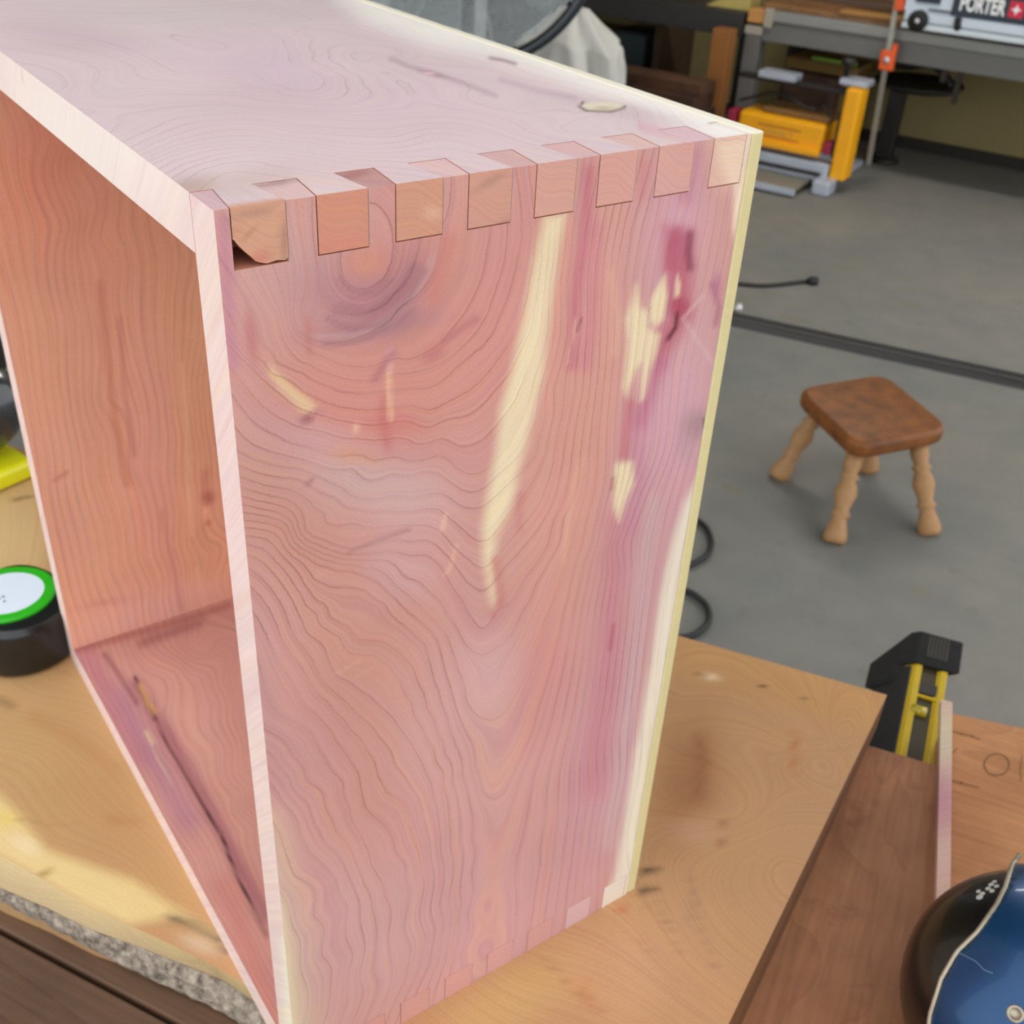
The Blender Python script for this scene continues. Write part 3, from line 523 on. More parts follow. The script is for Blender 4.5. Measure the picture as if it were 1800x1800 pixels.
# bottom panel
F_bot = Field([(0, [(237,1191),(272,1267),(295,1318),(342,1392),(389,1469),(408,1520),(447,1602),(470,1644)]), (3, [(320,1180),(345,1240),(372,1310),(404,1400),(432,1480),(462,1560)]), (4.2, [(307,1160),(330,1180),(352,1190),(372,1240),(396,1320),(425,1400),(445,1450)]),
               (7, [(361,1158),(385,1150),(393,1197),(412,1270),(430,1360),(439,1411)]), (8, [(330,1135),(350,1150),(370,1145),(385,1125)]), (-3, [(180,1150),(225,1240),(260,1310),(320,1430),(380,1540),(430,1630),(465,1700)]), (-6, [(140,1155),(200,1260),(260,1380),(340,1520),(420,1670),(480,1790)])], uv_b, reg=2e-6)
IG = 1.2
bot_pat = [('e', 340, 1250, 60, 120, -20, (212,146,130), .7), ('e', 430, 1400, 40, 200, -15, (206,138,122), .7), ('l', [(150,1150),(200,1240),(250,1330)], 22, (188,112,116), .8), ('l', [(215,1230),(270,1330),(330,1440)], 26, (182,118,130), .7), ('l', [(400,1560),(440,1680),(470,1770)], 26, (204,124,110), .8),
           ('l', [(185,1150),(215,1195),(240,1235)], 5, (140,74,76), .7), ('l', [(240,1205),(300,1300),(350,1390),(420,1520),(470,1610)], 14, (164,92,98), .8), ('l', [(237,1191),(256,1230),(272,1265)], 3, (72,36,20), .9), ('l', [(272,1262),(295,1312),(342,1392),(365,1430)], 2.2, (96,44,44), .85),
           ('l', [(365,1430),(389,1466),(408,1520),(447,1602),(470,1644)], 3.0, (60,26,20), .95), ('l', [(248,1205),(260,1235),(272,1250)], 6, (206,146,92), .8), ('l', [(258,1288),(268,1305)], 5, (220,176,140), .8), ('l', [(262,1300),(300,1380)], 3, (206,160,140), .6), ('l', [(250,1130),(320,1105),(350,1095)], 10, (150,84,84), .6), ('l', [(135,1142),(270,1105),(400,1065)], 7, (168,92,84), .6)]
def bot_fn(P, fid): return {'ph': F_bot(P[:, [0, 1]]), 'ls': np.full(len(P), .9), 'col': paint(px(P), (206, 138, 124), bot_pat, (IG*.80, IG*.98, IG*1.04))}
bottom = mk('bottom_panel', boxc(0, D, T, WD-T, 0, T), (110, 190, 4), {'*': inner, '+z': bot_fn, '-x': edge_fn}, BOX, cedar_in)
for c, tc in BOTT: mk('tail', c, (8, 4, 8), {'*': inner, '-y': eg_fn(tc, [], .92, (160, 20, 300), .2)}, bottom, end_grain)
# far side panel, its inner face seen through the opening
F_in = Field([(0, [(0,287),(33,417),(67,600),(95,800),(130,1000)]), (4, [(75,170),(103,250),(120,400),(127,560),(135,700),(160,850),(195,1010)]), (8, [(140,287),(157,417),(177,533),(190,700),(217,733),(233,850),(253,933),(277,1033)]), (9, [(183,317),(197,450),(210,600),(228,683),(243,833),(268,967),(285,1040)]),
              (11, [(233,377),(247,533),(267,667),(290,900),(310,1050)]), (13, [(283,407),(290,600),(300,700),(317,900),(333,1050)]), (15, [(335,450),(322,560),(317,667),(330,767),(337,900),(353,1000),(363,1067)]), (17, [(352,520),(345,600),(335,680),(345,760),(352,900),(365,950),(371,1020),(385,960)])], uv_i, reg=2e-6)
in_pat = [('e', 60, 300, 120, 200, 20, (206,122,96), .8), ('e', 200, 420, 120, 140, 0, (206,132,104), .6), ('e', 330, 600, 60, 180, 0, (208,146,112), .7), ('e', 260, 800, 60, 220, 0, (210,140,124), .6), ('e', 130, 900, 60, 200, -15, (206,142,118), .6), ('e', 280, 1080, 160, 50, -15, (214,152,138), .7),
          ('l', [(175,500),(190,640),(205,750),(225,850)], 8, (188,110,88), .6), ('l', [(210,560),(218,680),(236,800)], 5, (186,110,96), .6), ('e', 366, 875, 12, 14, 0, (160,76,68), .8), ('l', [(362,830),(360,870)], 8, (186,104,88), .5), ('e', 362, 899, 4, 8, 0, (226,150,130), .8), ('e', 366, 920, 6, 6, 0, (170,86,76), .6), ('l', [(318,640),(328,740),(333,880),(338,940)], 3, (222,164,130), .7),
          ('l', [(95,845),(118,830)], 4, (168,104,84), .6), ('l', [(345,1000),(365,1075)], 3, (218,158,130), .6), ('e', 180, 1060, 60, 8, -10, (196,122,108), .5), ('l', [(284,900),(305,1000),(320,1070)], 6, (188,116,104), .5)]
def in_fn(P, fid): return {'ph': F_in(P[:, [0, 2]]), 'ls': np.full(len(P), .85), 'col': paint(px(P), (208, 140, 112), in_pat, (IG*1.02, IG*1.24, IG*1.34))}
far = mk('side_panel', boxc(0, D, WD-T, WD, 0, H), (110, 4, 220), {'*': inner, '-y': in_fn, '-x': edge_fn}, BOX, cedar_in)
# thin plywood back, greenish edge, slightly proud of the box with a hairline gap
ply = plain('plywood_back', (212, 200, 148), .6, var=.08, scale=160, bump=.2)
mb = MB(); mb.box((D+.0004, -.0004, 0), (PLY-.0004, 0, 0), (0, WD+.0004, 0), (0, 0, H+.0004))
o = mb.build('back_panel', ply, BOX, bevel=.0012, seg=3); tag(o, 'greenish yellow thin back panel')
o.data.materials.append(plain('plywood_face_veneer', (228, 220, 198), .6, var=.05, scale=60))
for f in o.data.polygons:
    if f.normal.z > .6 or abs(f.normal.x) > .8: f.material_index = 1
# ------------------------------------------------------------------ work bench and the live-edge slab
BZ = -.035                                   # bench top; the slab is as thick as this
EB = np.array([.5, -.866, 0]); NB = np.array([.866, .5, 0])
A_ = np.array([.508, .034, 0]); B_ = np.array([.106, -.145, 0])
def lp(pts, z, ext):                         # photographed line -> polyline on height z, extended to both sides
    P = [atz(u, v, z) for u, v in pts]
    return [P[0]-EB*e for e in (1.0, .5, .2)][:ext] + P
top_l = lp([(-60,1468),(0,1504),(78,1547),(155,1594),(225,1625),(300,1660),(380,1700),(460,1748)], 0, 3)+[np.array([.045, -.04, 0]), B_]
mid_l = lp([(-60,1530),(0,1561),(78,1594),(155,1633),(233,1660),(311,1691),(389,1722),(447,1761)], -.010, 3)+[np.array([.035, -.052, -.010]), B_+np.array([-.012, -.010, -.010])]
bot_l = lp([(-60,1545),(0,1577),(78,1617),(155,1660),(233,1706),(311,1741),(389,1776),(428,1800)], BZ, 3)+[np.array([.030, -.055, BZ]), B_+np.array([-.016, -.016, BZ])]
def resample(P, n):
    P = np.array(P); s = np.r_[0, np.cumsum(np.linalg.norm(np.diff(P, axis=0), axis=1))]; t = np.linspace(0, s[-1], n)
    return np.stack([np.interp(t, s, P[:, i]) for i in range(3)], 1)
nU, nV = 280, 110
tl = resample(top_l, nU); ml = resample(mid_l, nU); bl_ = resample(bot_l, nU)
tt = np.linspace(1, 0, nU)
rngw = np.random.RandomState(3)
wob = np.convolve(rngw.randn(nU+20), np.ones(5)/5, 'same')[10:nU+10]*.0006
far_l = np.array([A_-np.array([.55, -.835, 0])*(np.linalg.norm(tl[-1]-tl[i])*1.02) for i in range(nU)])
slab = empty('live_edge_slab', (.2, .1, 0), 'thick light brown live-edge wood slab under the cedar box with a bark edge', 'board')
gv = np.linspace(0, 1, nV)
P = tl[:, None, :]*(1-gv[None, :, None])+far_l[:, None, :]*gv[None, :, None]
Q = P.reshape(-1, 3); q = px(Q)
slab_pat = [('e', 60, 1330, 220, 280, 0, (186,150,100), .85), ('e', 200, 1400, 120, 160, 30, (180,138,90), .5), ('e', 20, 950, 80, 160, 0, (208,176,124), .8), ('e', 300, 1560, 100, 90, 30, (192,152,98), .6),
  ('p', [(-80,1350),(0,1399),(31,1430),(78,1493),(155,1520),(233,1547),(311,1598),(373,1636),(390,1660),(311,1612),(225,1626),(155,1596),(78,1549),(0,1506),(-80,1460)], 14, (226,202,142), .85), ('e', 45, 1485, 30, 14, 30, (232,210,170), .8), ('e', 10, 1440, 20, 16, 20, (222,196,80), .5), ('l', [(20,1560),(95,1528)], 4, (150,120,60), .7), ('l', [(30,1440),(90,1452),(150,1450)], 2.5, (170,130,80), .5),
  ('l', [(300,1612),(340,1625),(372,1642),(400,1670)], 8, (92,80,66), .75), ('e', 350, 1660, 40, 14, 25, (214,200,176), .5), ('l', [(190,1440),(240,1445)], 10, (170,120,70), .4),
  ('l', [(60,1260),(130,1300),(200,1350)], 14, (176,128,80), .5), ('l', [(0,1230),(20,1240)], 8, (130,96,60), .6), ('l', [(20,880),(55,872)], 3, (110,80,46), .7),
  ('p', [(1180,1080),(1560,1215),(1540,1290),(1190,1190)], 30, (196,146,90), .8), ('e', 1250, 1190, 16, 7, 12, (232,206,172), .9), ('e', 1232, 1185, 10, 4, 12, (120,84,50), .7), ('e', 1340, 1206, 3, 3, 0, (90,50,30), .9), ('e', 1340, 1220, 3, 3, 0, (90,50,30), .9), ('e', 1416, 1228, 3.5, 3.5, 0, (80,44,26), .9),
  ('e', 1210, 1380, 60, 130, 10, (150,98,60), .7), ('l', [(1230,1300),(1235,1340),(1225,1400)], 12, (140,80,44), .5), ('l', [(1398,1290),(1394,1360)], 6, (176,102,60), .7), ('l', [(1272,1430),(1266,1500)], 3, (140,78,56), .8), ('e', 1220, 1460, 50, 30, 0, (200,156,124), .6),  # leading ellipse: brown stain with shade beside the box painted in
  ('l', [(1137,1525),(1128,1590)], 4, (70,50,34), .85), ('l', [(1155,1520),(1148,1580),(1160,1600)], 3, (90,66,46), .7), ('l', [(1160,1600),(1180,1640),(1200,1690)], 3, (140,104,76), .7), ('l', [(1210,1530),(1225,1590),(1240,1650),(1255,1700)], 3, (140,104,80), .6), ('e', 1215, 1600, 14, 40, 10, (160,126,104), .5),
  ('e', 1092, 1596, 6, 10, 0, (190,96,50), .8), ('l', [(1025,1730),(1035,1765)], 8, (184,100,54), .6), ('e', 900, 1760, 150, 60, -30, (206,168,110), .7), ('e', 1120, 1700, 130, 100, -20, (206,158,120), .6), ('e', 1400, 1450, 120, 120, 0, (190,144,106), .5),
  ('l', [(1110,1640),(1150,1680),(1190,1740)], 5, (176,130,96), .5), ('l', [(960,1690),(1010,1740),(1060,1780)], 4, (170,120,84), .5)]
slab_g = np.array([1.02, 1.03, 1.02])
F_sl = Field([(0, [(1200,1220),(1330,1250),(1450,1290),(1530,1320)]), (2, [(1260,1330),(1290,1300),(1330,1300),(1260,1290),(1230,1300)]), (3, [(1470,1290),(1440,1330),(1430,1400),(1480,1380)]), (2.5, [(1360,1340),(1330,1380),(1300,1440)]), (4, [(1150,1560),(1180,1640),(1240,1720),(1290,1760)]), (6, [(1210,1530),(1245,1640),(1300,1700)]), (9, [(1340,1600),(1360,1500)]), (0, [(900,1740),(1000,1770)]),
   (-3, [(120,1300),(250,1440),(360,1570)]), (-6, [(60,1320),(200,1460),(300,1560)]), (-10, [(0,1400),(80,1490),(220,1540),(380,1640)]), (2, [(80,900),(30,1000),(60,1220)])], lambda z: np.array([atz(u, v, 0)[:2] for u, v in z]), reg=5e-6)
me = bpy.data.meshes.new('slab_body')
idx = np.arange(len(Q)).reshape(nU, nV); Fq = np.stack([idx[:-1, :-1], idx[1:, :-1], idx[1:, 1:], idx[:-1, 1:]], -1).reshape(-1, 4)
V = Q.tolist(); Fl = Fq[:, ::1].tolist(); nt_ = len(V)
# waney band + underside + cut end
mid_idx = len(V); V += ml.tolist(); low_idx = len(V); V += (ml*[1, 1, 0]+[0, 0, BZ]).tolist(); fl_idx = len(V); V += (far_l*[1, 1, 0]+[0, 0, BZ]).tolist()
dup = len(V); V += Q[idx[:, 0]].tolist(); dup2 = len(V); V += Q[idx[:, -1]].tolist()
for i in range(nU-1):
    Fl.append((dup+i, mid_idx+i, mid_idx+i+1, dup+i+1)); Fl.append((mid_idx+i, low_idx+i, low_idx+i+1, mid_idx+i+1)); Fl.append((dup2+i+1, fl_idx+i+1, fl_idx+i, dup2+i)); Fl.append((low_idx+i, fl_idx+i, fl_idx+i+1, low_idx+i+1))
e0 = len(V); V += [Q[idx[-1, 0]].tolist(), ml[-1].tolist(), (ml[-1]*[1, 1, 0]+[0, 0, BZ]).tolist(), (far_l[-1]*[1, 1, 0]+[0, 0, BZ]).tolist(), Q[idx[-1, -1]].tolist()]; Fl.append((e0, e0+1, e0+2, e0+3, e0+4))
me.from_pydata(V, [], Fl); nA = len(V)
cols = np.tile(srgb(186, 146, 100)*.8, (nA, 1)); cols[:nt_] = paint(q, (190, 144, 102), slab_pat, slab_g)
cols[dup:dup+nU] = srgb(200, 174, 124)*.85; cols[mid_idx:mid_idx+nU] = srgb(180, 156, 116)*.85; cols[e0:] = srgb(130, 88, 58)*.7
PV = np.array(V); ph = F_sl(PV[:, :2])+PV@(NB*26)*.5
put_attrs(me, {'ph': ph, 'gw': np.full(nA, 55.), 'ls': np.full(nA, .55), 'col': cols})
slab_m = ring_wood('slab_wood', width=.0008, soft=.004, linef=.24, softf=.14, jag=.3, fib=.2, tint=.5, rough=.55, pscale=200)
link('slab_body', me, slab_m, slab)
# rough bark along the live edge
mb = MB(); rg = random.Random(8); nb = 7; bk = []
for i in range(nU):
    a, b = ml[i], bl_[i]; row = []
    for k in range(nb+1):
        t = k/nb; p = a*(1-t)+b*t; bulge = .0035*math.sin(math.pi*t)+.0022*rg.random(); out = -NB*bulge+np.array([0, 0, .0012*rg.random()]); row.append(p+out*(1 if 0 < k < nb else .3))
    bk.append(row)
vs = [p for r in bk for p in r]; fs = [(i*(nb+1)+k, i*(nb+1)+k+1, (i+1)*(nb+1)+k+1, (i+1)*(nb+1)+k) for i in range(nU-1) for k in range(nb)]
m_bark, nt, b = new_mat('bark')
g = N(nt, 'ShaderNodeNewGeometry'); n1 = N(nt, 'ShaderNodeTexNoise', ins={0: g.outputs['Position'], 2: 150.0, 3: 5.0, 4: .7}).outputs[0]
nt.links.new(mixc(nt, maprange(nt, n1, .34, .68, 0, 1), srgb(76, 64, 54), srgb(178, 164, 146)), b.inputs['Base Color']); b.inputs['Roughness'].default_value = .95
bp = N(nt, 'ShaderNodeBump'); bp.inputs['Strength'].default_value = .8; bp.inputs['Distance'].default_value = .002; nt.links.new(n1, bp.inputs['Height']); nt.links.new(bp.outputs[0], b.inputs['Normal'])
mb.add(vs, fs); o = mb.build('bark', m_bark, slab); tag(o, 'rough grey bark strip')

# bench top planks
far_a = [at(1490, 1298, (0, 0, 1), BZ), atz(1652, 1346, BZ)]
s_far = atz(1660, 1249, BZ); s_near = atz(1654, 1560, BZ); sd = (s_near-s_far)/np.linalg.norm(s_near-s_far)
bB = [atz(1664, 1251, BZ), atz(1800, 1279, BZ)]; eB = (bB[1]-bB[0])/np.linalg.norm(bB[1]-bB[0]); eA = (far_a[1]-far_a[0])/np.linalg.norm(far_a[1]-far_a[0])
TH = np.array([0, 0, -.038])
bench = empty('workbench', (0, 0, FLOOR), 'heavy brown plank workbench in the foreground under the slab', 'workbench')
wA = plank_wood('bench_plank_dark', (168, 114, 78), (134, 88, 60), NB, 1.0, .6, .6, .35, 60)
wB = plank_wood('bench_plank_warm', (206, 147, 98), (170, 112, 72), EB, 1.0, .55, .3, .4, 60)
wC = plank_wood('bench_plank_front', (100, 72, 50), (72, 51, 37), EB, 1.0, .65, .7, .6, 50)
perp = np.array([-sd[1], sd[0], 0]); perp = perp if perp@EB > 0 else -perp
jA = s_far+(atz(1652, 1346, BZ)-s_far)@sd*sd-perp*.0012
def on_joint(n, off): return s_far+sd*((n-NB@s_far)/(NB@sd))+perp*off
nj = NB@far_a[1]
split = .015                                   # the long front plank lies nearer than this
La = (EB@far_a[1]-.06)/(EB@eA); Lb = EB@on_joint(split, -.001)-.06
pA = [far_a[1]*[1, 1, 0]+[0, 0, BZ], far_a[1]-eA*La, on_joint(split, -.001)-EB*Lb, on_joint(split, -.001)]
mb = MB(); mb.prism(pA, TH); mb.build('plank', wA, bench, bevel=.0015)
pD = [far_a[1]-eA*(La+.0015), far_a[1]-eA*1.35, on_joint(split, -.001)-EB*1.35, on_joint(split, -.001)-EB*(Lb+.0015)]
mb = MB(); mb.prism(pD, TH); mb.build('plank', wC, bench, bevel=.0015)
pB = [bB[0]+perp*0, bB[0]+eB*.9, on_joint(-.30, .001)+EB*.75, on_joint(-.30, .001)]
mb = MB(); mb.prism(pB, TH); mb.build('plank', wB, bench, bevel=.0015)
pC = [on_joint(split-.003, -.001), on_joint(split-.003, -.001)-EB*1.35, on_joint(-.30, -.001)-EB*1.35, on_joint(-.30, -.001)]
mb = MB(); mb.prism(pC, TH); mb.build('plank', wC, bench, bevel=.0015)
frame_m = plain('bench_frame_wood', (110, 80, 56), .7)
cen = on_joint(.05, 0)
def bb(e0, e1, n0, n1, z0, z1, name, mat=frame_m):
    m_ = MB(); m_.box(EB*e0+NB*n0+np.array([0, 0, z0]), EB*(e1-e0), NB*(n1-n0), (0, 0, z1-z0)); return m_.build(name, mat, bench, bevel=.002)
e_c = EB@cen
for e in (e_c-1.15, e_c+.55):
    for n in (-.26, .30): bb(e, e+.08, n, n+.08, FLOOR, BZ-.0385, 'leg')
for n in (-.25, .31): bb(e_c-1.07, e_c+.55, n, n+.04, -.62, -.55, 'rail')
# pencil marks on the right plank
pencil = plain('pencil', (150, 106, 68), .8)
def mark(pts, w=.0011):
    m_ = MB(); P = [atz(u, v, BZ+.0002) for u, v in pts]
    for i in range(len(P)-1):
        t = P[i+1]-P[i]; t /= np.linalg.norm(t); s_ = np.array([-t[1], t[0], 0])*w*.5
        m_.box(P[i]-s_-t*w*.3, P[i+1]-P[i]+t*w*.6, s_*2, (0, 0, .0002))
    return m_.build('pencil_mark', pencil, bench)
mark([(1752+22*math.cos(a), 1344+19*math.sin(a)) for a in np.linspace(0, 2*math.pi, 26)])
mark([(1682,1316),(1672,1326),(1667,1338),(1667,1350),(1673,1360)]); mark([(1797,1330),(1794,1350),(1795,1372)])
mark([(1670,1284),(1690,1290),(1708,1294),(1722,1299)], .0018); mark([(1669,1370),(1690,1376),(1720,1384)], .0018)

# thin cedar strip lying along the joint
F_flat = lambda P: P@np.array([60, 200., 40])
def strip_fn(P, fid):
    q = px(P); return {'ph': F_flat(P), 'ls': .3, 'col': paint(q, (212,178,160), [('e', 1660, 1300, 40, 60, 0, (212,196,168), .9), ('e', 1655, 1410, 40, 70, 0, (190,136,146), .9), ('e', 1655, 1540, 40, 50, 0, (220,178,168), .8)], (1.0,)*3)}
st = s_far-sd*.004; en = s_near+sd*.10; w_ = perp*.0088
o = surf([st-w_*.5, st+w_*.5, en-w_*.5, en+w_*.5]+[p+np.array([0, 0, .007]) for p in (st-w_*.5, st+w_*.5, en-w_*.5, en+w_*.5)], (6, 60, 6), {'*': strip_fn, '+z': strip_fn}, 'cedar_strip', cedar, None)
o.location = (0, 0, .0002); tag(o, 'narrow pink and cream cedar strip lying on the bench beside the blue sander', 'wood strip')

# ------------------------------------------------------------------ black and yellow level sticking out beyond the bench edge
LZ = BZ-.040
yel = plain('level_yellow', (206, 172, 8), .45, coat=.3); blk = plain('black_plastic', (17, 16, 15), .55, var=.2); dk = plain('level_web', (58, 50, 22), .5, var=.3)
lev = empty('spirit_level', atz(1640, 1200, LZ), 'black and yellow level tool poking out past the far bench edge', 'level')
l0, l1 = atz(1614, 1160, LZ), atz(1668, 1178, LZ); k0, k1 = atz(1577, 1322, LZ), atz(1650, 1345, LZ)
ax = ((l0+l1)-(k0+k1)); ax /= np.linalg.norm(ax); wv = l1-l0; wv -= ax*(wv@ax); lw = np.linalg.norm(wv); wv /= lw
dn = np.array([-wv[0]*.9, -wv[1]*.9, -.55]); dn = dn-ax*(dn@ax); dn /= np.linalg.norm(dn); up_ = -dn
org = l0-ax*.26; Ln = .26; hgt = .034
def lb(a0, a1, w0, w1, h0, h1, name, mat, bev=.001):
    m_ = MB(); m_.box(org+ax*a0+wv*w0+dn*h0, ax*(a1-a0), wv*(w1-w0), dn*(h1-h0)); return m_.build(name, mat, lev, bevel=bev)
lb(0, Ln, 0, .0052, 0, hgt, 'flange', yel); lb(0, Ln, lw-.0052, lw, 0, hgt, 'flange', yel); lb(0, Ln, .0052, lw-.0052, .0045, .012, 'web', dk, 0)
lb(Ln-.05, Ln-.047, .0052, lw-.0052, 0, .0045, 'cross_rib', yel, .0005)
lb(0, Ln-.008, -.0015, -.0002, .004, hgt+.002, 'side_cover', blk, .0005)
mb = MB(); mb.tube([org+ax*(Ln-.068)+wv*(.0075)+dn*.006, org+ax*(Ln-.068)+wv*(lw-.0075)+dn*.006], .0058, 12); mb.build('vial', plain('vial_yellow', (190, 168, 30), .2, coat=.5), lev, True)
cap_m = plain('rubber_black', (11, 10, 9), .8, var=.3, scale=90, bump=.3)
m_ = MB(); m_.prism([org+ax*a_+dn*d_-wv*.005 for a_, d_ in ((Ln-.006, -.003), (Ln+.044, -.003), (Ln+.044, .006), (Ln+.002, hgt+.006), (Ln-.036, hgt+.006), (Ln-.030, .016), (Ln-.006, .012))], wv*(lw+.012)); m_.build('end_cap', cap_m, lev, bevel=.0015)
for k in range(6): lb(Ln+.006, Ln+.040, .003+k*(lw-.008)/6, .0048+k*(lw-.008)/6, -.0042, -.003, 'grip_rib', plain('rib', (52, 47, 43), .6) if k == 0 else bpy.data.materials['rib'], .0003)
lb(Ln-.044, Ln-.0285, .0060, lw-.0060, .0008, .0045, 'end_plug', bpy.data.materials['rib'], .001)

# ------------------------------------------------------------------ blue and black sander at the lower right
san = empty('orbital_sander', atz(1800, 1760, BZ), 'scuffed blue and black sander at the lower right corner of the bench', 'sander')
dS = .60; cS = CP+ray(1826, 1768)*dS; cS = np.array(cS)
zb = BZ; rx = .0715; rz = .070
bt = plain('sander_black', (12, 11, 13), .32, var=.3, coat=.35); bt2 = plain('sander_blue', (14, 62, 104), .34, metal=.45, var=.10, coat=.25); sil = plain('seam_metal', (170, 160, 140), .45, metal=.6, var=.3, scale=300)
def ell(c, r, nu=64, nv=40, squash=None):
    V = []; F = []
    for j in range(nv+1):
        th = math.pi*j/nv
        for i in range(nu):
            a = 2*math.pi*i/nu; V.append(np.array(c)+np.array(r)*[math.sin(th)*math.cos(a), math.sin(th)*math.sin(a), math.cos(th)])
    for j in range(nv):
        for i in range(nu): F.append((j*nu+i, (j+1)*nu+i, (j+1)*nu+(i+1) % nu, j*nu+(i+1) % nu))
    return V, F
V, F = ell(cS, (rx, rx, rz)); V = [np.array([p[0], p[1], max(p[2], BZ+.0125)]) for p in V]
m_ = MB(); m_.add(V, F); m_.build('housing', bt, san, True)
m_ = MB(); m_.lathe([(0, 0), (.055, 0), (.057, .004), (.057, .010), (.045, .0125), (0, .0125)], (cS[0], cS[1], BZ+.0003), (0, 0, 1), 40); m_.build('sanding_pad', blk, san, True)
# blue shell: the part of a slightly larger body right of the seam curve
seam = np.array([(1840,1440),(1800,1490),(1777,1520),(1765,1560),(1750,1590),(1717,1637),(1680,1673),(1653,1720),(1633,1783),(1625,1850),(1640,1990),(1690,2150)])
def on_ell(u, v, r, c=cS):
    d = ray(u, v)/np.array(r); o_ = (CP-c)/np.array(r); a = d@d; b_ = 2*o_@d; cc = o_@o_-1; disc = b_*b_-4*a*cc
    t = (-b_-math.sqrt(max(disc, 0)))/(2*a); return CP+ray(u, v)*t
R2 = (rx*1.04, rx*1.04, rz*1.04)
cB = cS
V, F = ell(cB, R2, 150, 96); V = np.array(V); qv = px(V)
sx = np.interp(qv[:, 1], seam[:, 1], seam[:, 0]); keep = (qv[:, 0] > sx) & (V[:, 2] > BZ+.02)
F2 = [f for f in F if all(keep[i] for i in f)]
m_ = MB(); m_.add(V, F2); o = m_.build('top_shell', bt2, san, True); md = o.modifiers.new('th', 'SOLIDIFY'); md.thickness = .002; md.offset = -1
sp_ = []
for v in np.linspace(1500, 1990, 50):
    u = np.interp(v, seam[:, 1], seam[:, 0]); sp_.append(on_ell(u+2, v, R2, cB))
m_ = MB(); m_.tube(sp_, .0013, 8); tag(m_.build('seam_strip', sil, san, True), 'worn silver seam')
white = plain('worn_white', (190, 188, 180), .6)
for (u, v, r_) in [(1722,1577,.0020),(1727,1571,.0015),(1720,1567,.0013),(1737,1562,.0016),(1742,1555,.0016),(1748,1550,.0014),(1744,1566,.0015),(1752,1558,.0015)]:
    p = on_ell(u, v, (rx, rx, rz)); n_ = (p-cS)/np.linalg.norm(p-cS); m_ = MB(); m_.lathe([(0, -.0003), (r_, -.0003), (r_*.9, .0004), (0, .0005)], p, n_, 9); m_.build('logo_fleck', white, san)
p = on_ell(1785, 1782, R2, cB); n_ = (p-cB)/np.linalg.norm(p-cB); m_ = MB(); m_.lathe([(0, -.001), (.0042, -.001), (.0042, .0006), (.0028, .0006), (.0028, .0002), (0, .0002)], p, n_, 14); m_.build('screw', sil, san, True)
m_ = MB(); m_.tube([on_ell(u, v, R2, cB)+np.array([0, 0, .0001]) for u, v in ((1684,1674),(1700,1682),(1715,1690),(1730,1705),(1745,1711))], .0003, 5); m_.build('scratch', plain('scratch', (90, 120, 150), .5), san)

# ------------------------------------------------------------------ tape measure lying on its side
tc = atz(12, 1042, .045); tc0 = np.array([tc[0], tc[1], .0])
tape = empty('tape_measure', tc0, 'black tape measure with a green and white round label at the left edge', 'tape measure')
tb_ = plain('tape_case', (16, 19, 20), .34, var=.3, coat=.2); gr = plain('tape_green', (44, 178, 22), .4); wh = plain('tape_label', (222, 232, 244), .5, var=.03)
m_ = MB(); prof = []
for k in range(40):
    a = 2*math.pi*k/40; r = .0405/((abs(math.cos(a))**4+abs(math.sin(a))**4)**.25)**.45 if not (math.radians(200) < a < math.radians(340)) else .040+.010*abs(math.sin((a-math.radians(200))*180/140))**.6
    prof.append(np.array([math.cos(a)*r, math.sin(a)*r, 0]))
rot = math.radians(20); Rm = np.array([[math.cos(rot), -math.sin(rot), 0], [math.sin(rot), math.cos(rot), 0], [0, 0, 1]])
m_.prism([tc0+Rm@p for p in prof], (0, 0, .0425)); m_.build('case', tb_, tape, True, bevel=.006, seg=4)
m_ = MB(); m_.lathe([(0, .041), (.0345, .041), (.0345, .0442), (.0328, .0450), (.0262, .0450), (.0262, .0432), (0, .0432)], tc0, (0, 0, 1), 48); m_.build('label_ring', gr, tape)
m_ = MB(); m_.lathe([(0, .0425), (.0262, .0425), (.0262, .0446), (.0, .0446)], tc0, (0, 0, 1), 48); m_.build('label_disc', wh, tape)
for (u, v) in ((-4,1052),(3,1049),(5,1057),(-8,1060)):
    p = atz(u, v, .0446); m_ = MB(); m_.box(p, EB*.002, NB*.0012, (0, 0, .0002)); m_.build('print_mark', blk, tape)
m_ = MB(); g0 = tc0+Rm@np.array([.028, -.033, .004]); m_.box(g0, Rm@np.array([.012, .010, 0]), Rm@np.array([.006, -.007, 0]), (0, 0, .022)); m_.build('side_grip', tb_, tape, True, bevel=.003, seg=3)
m_ = MB(); g1 = tc0+Rm@np.array([.0395, -.012, .008]); m_.box(g1, Rm@np.array([.0012, 0, 0]), Rm@np.array([.001, .010, 0]), (0, 0, .012)); m_.build('green_stripe', gr, tape)
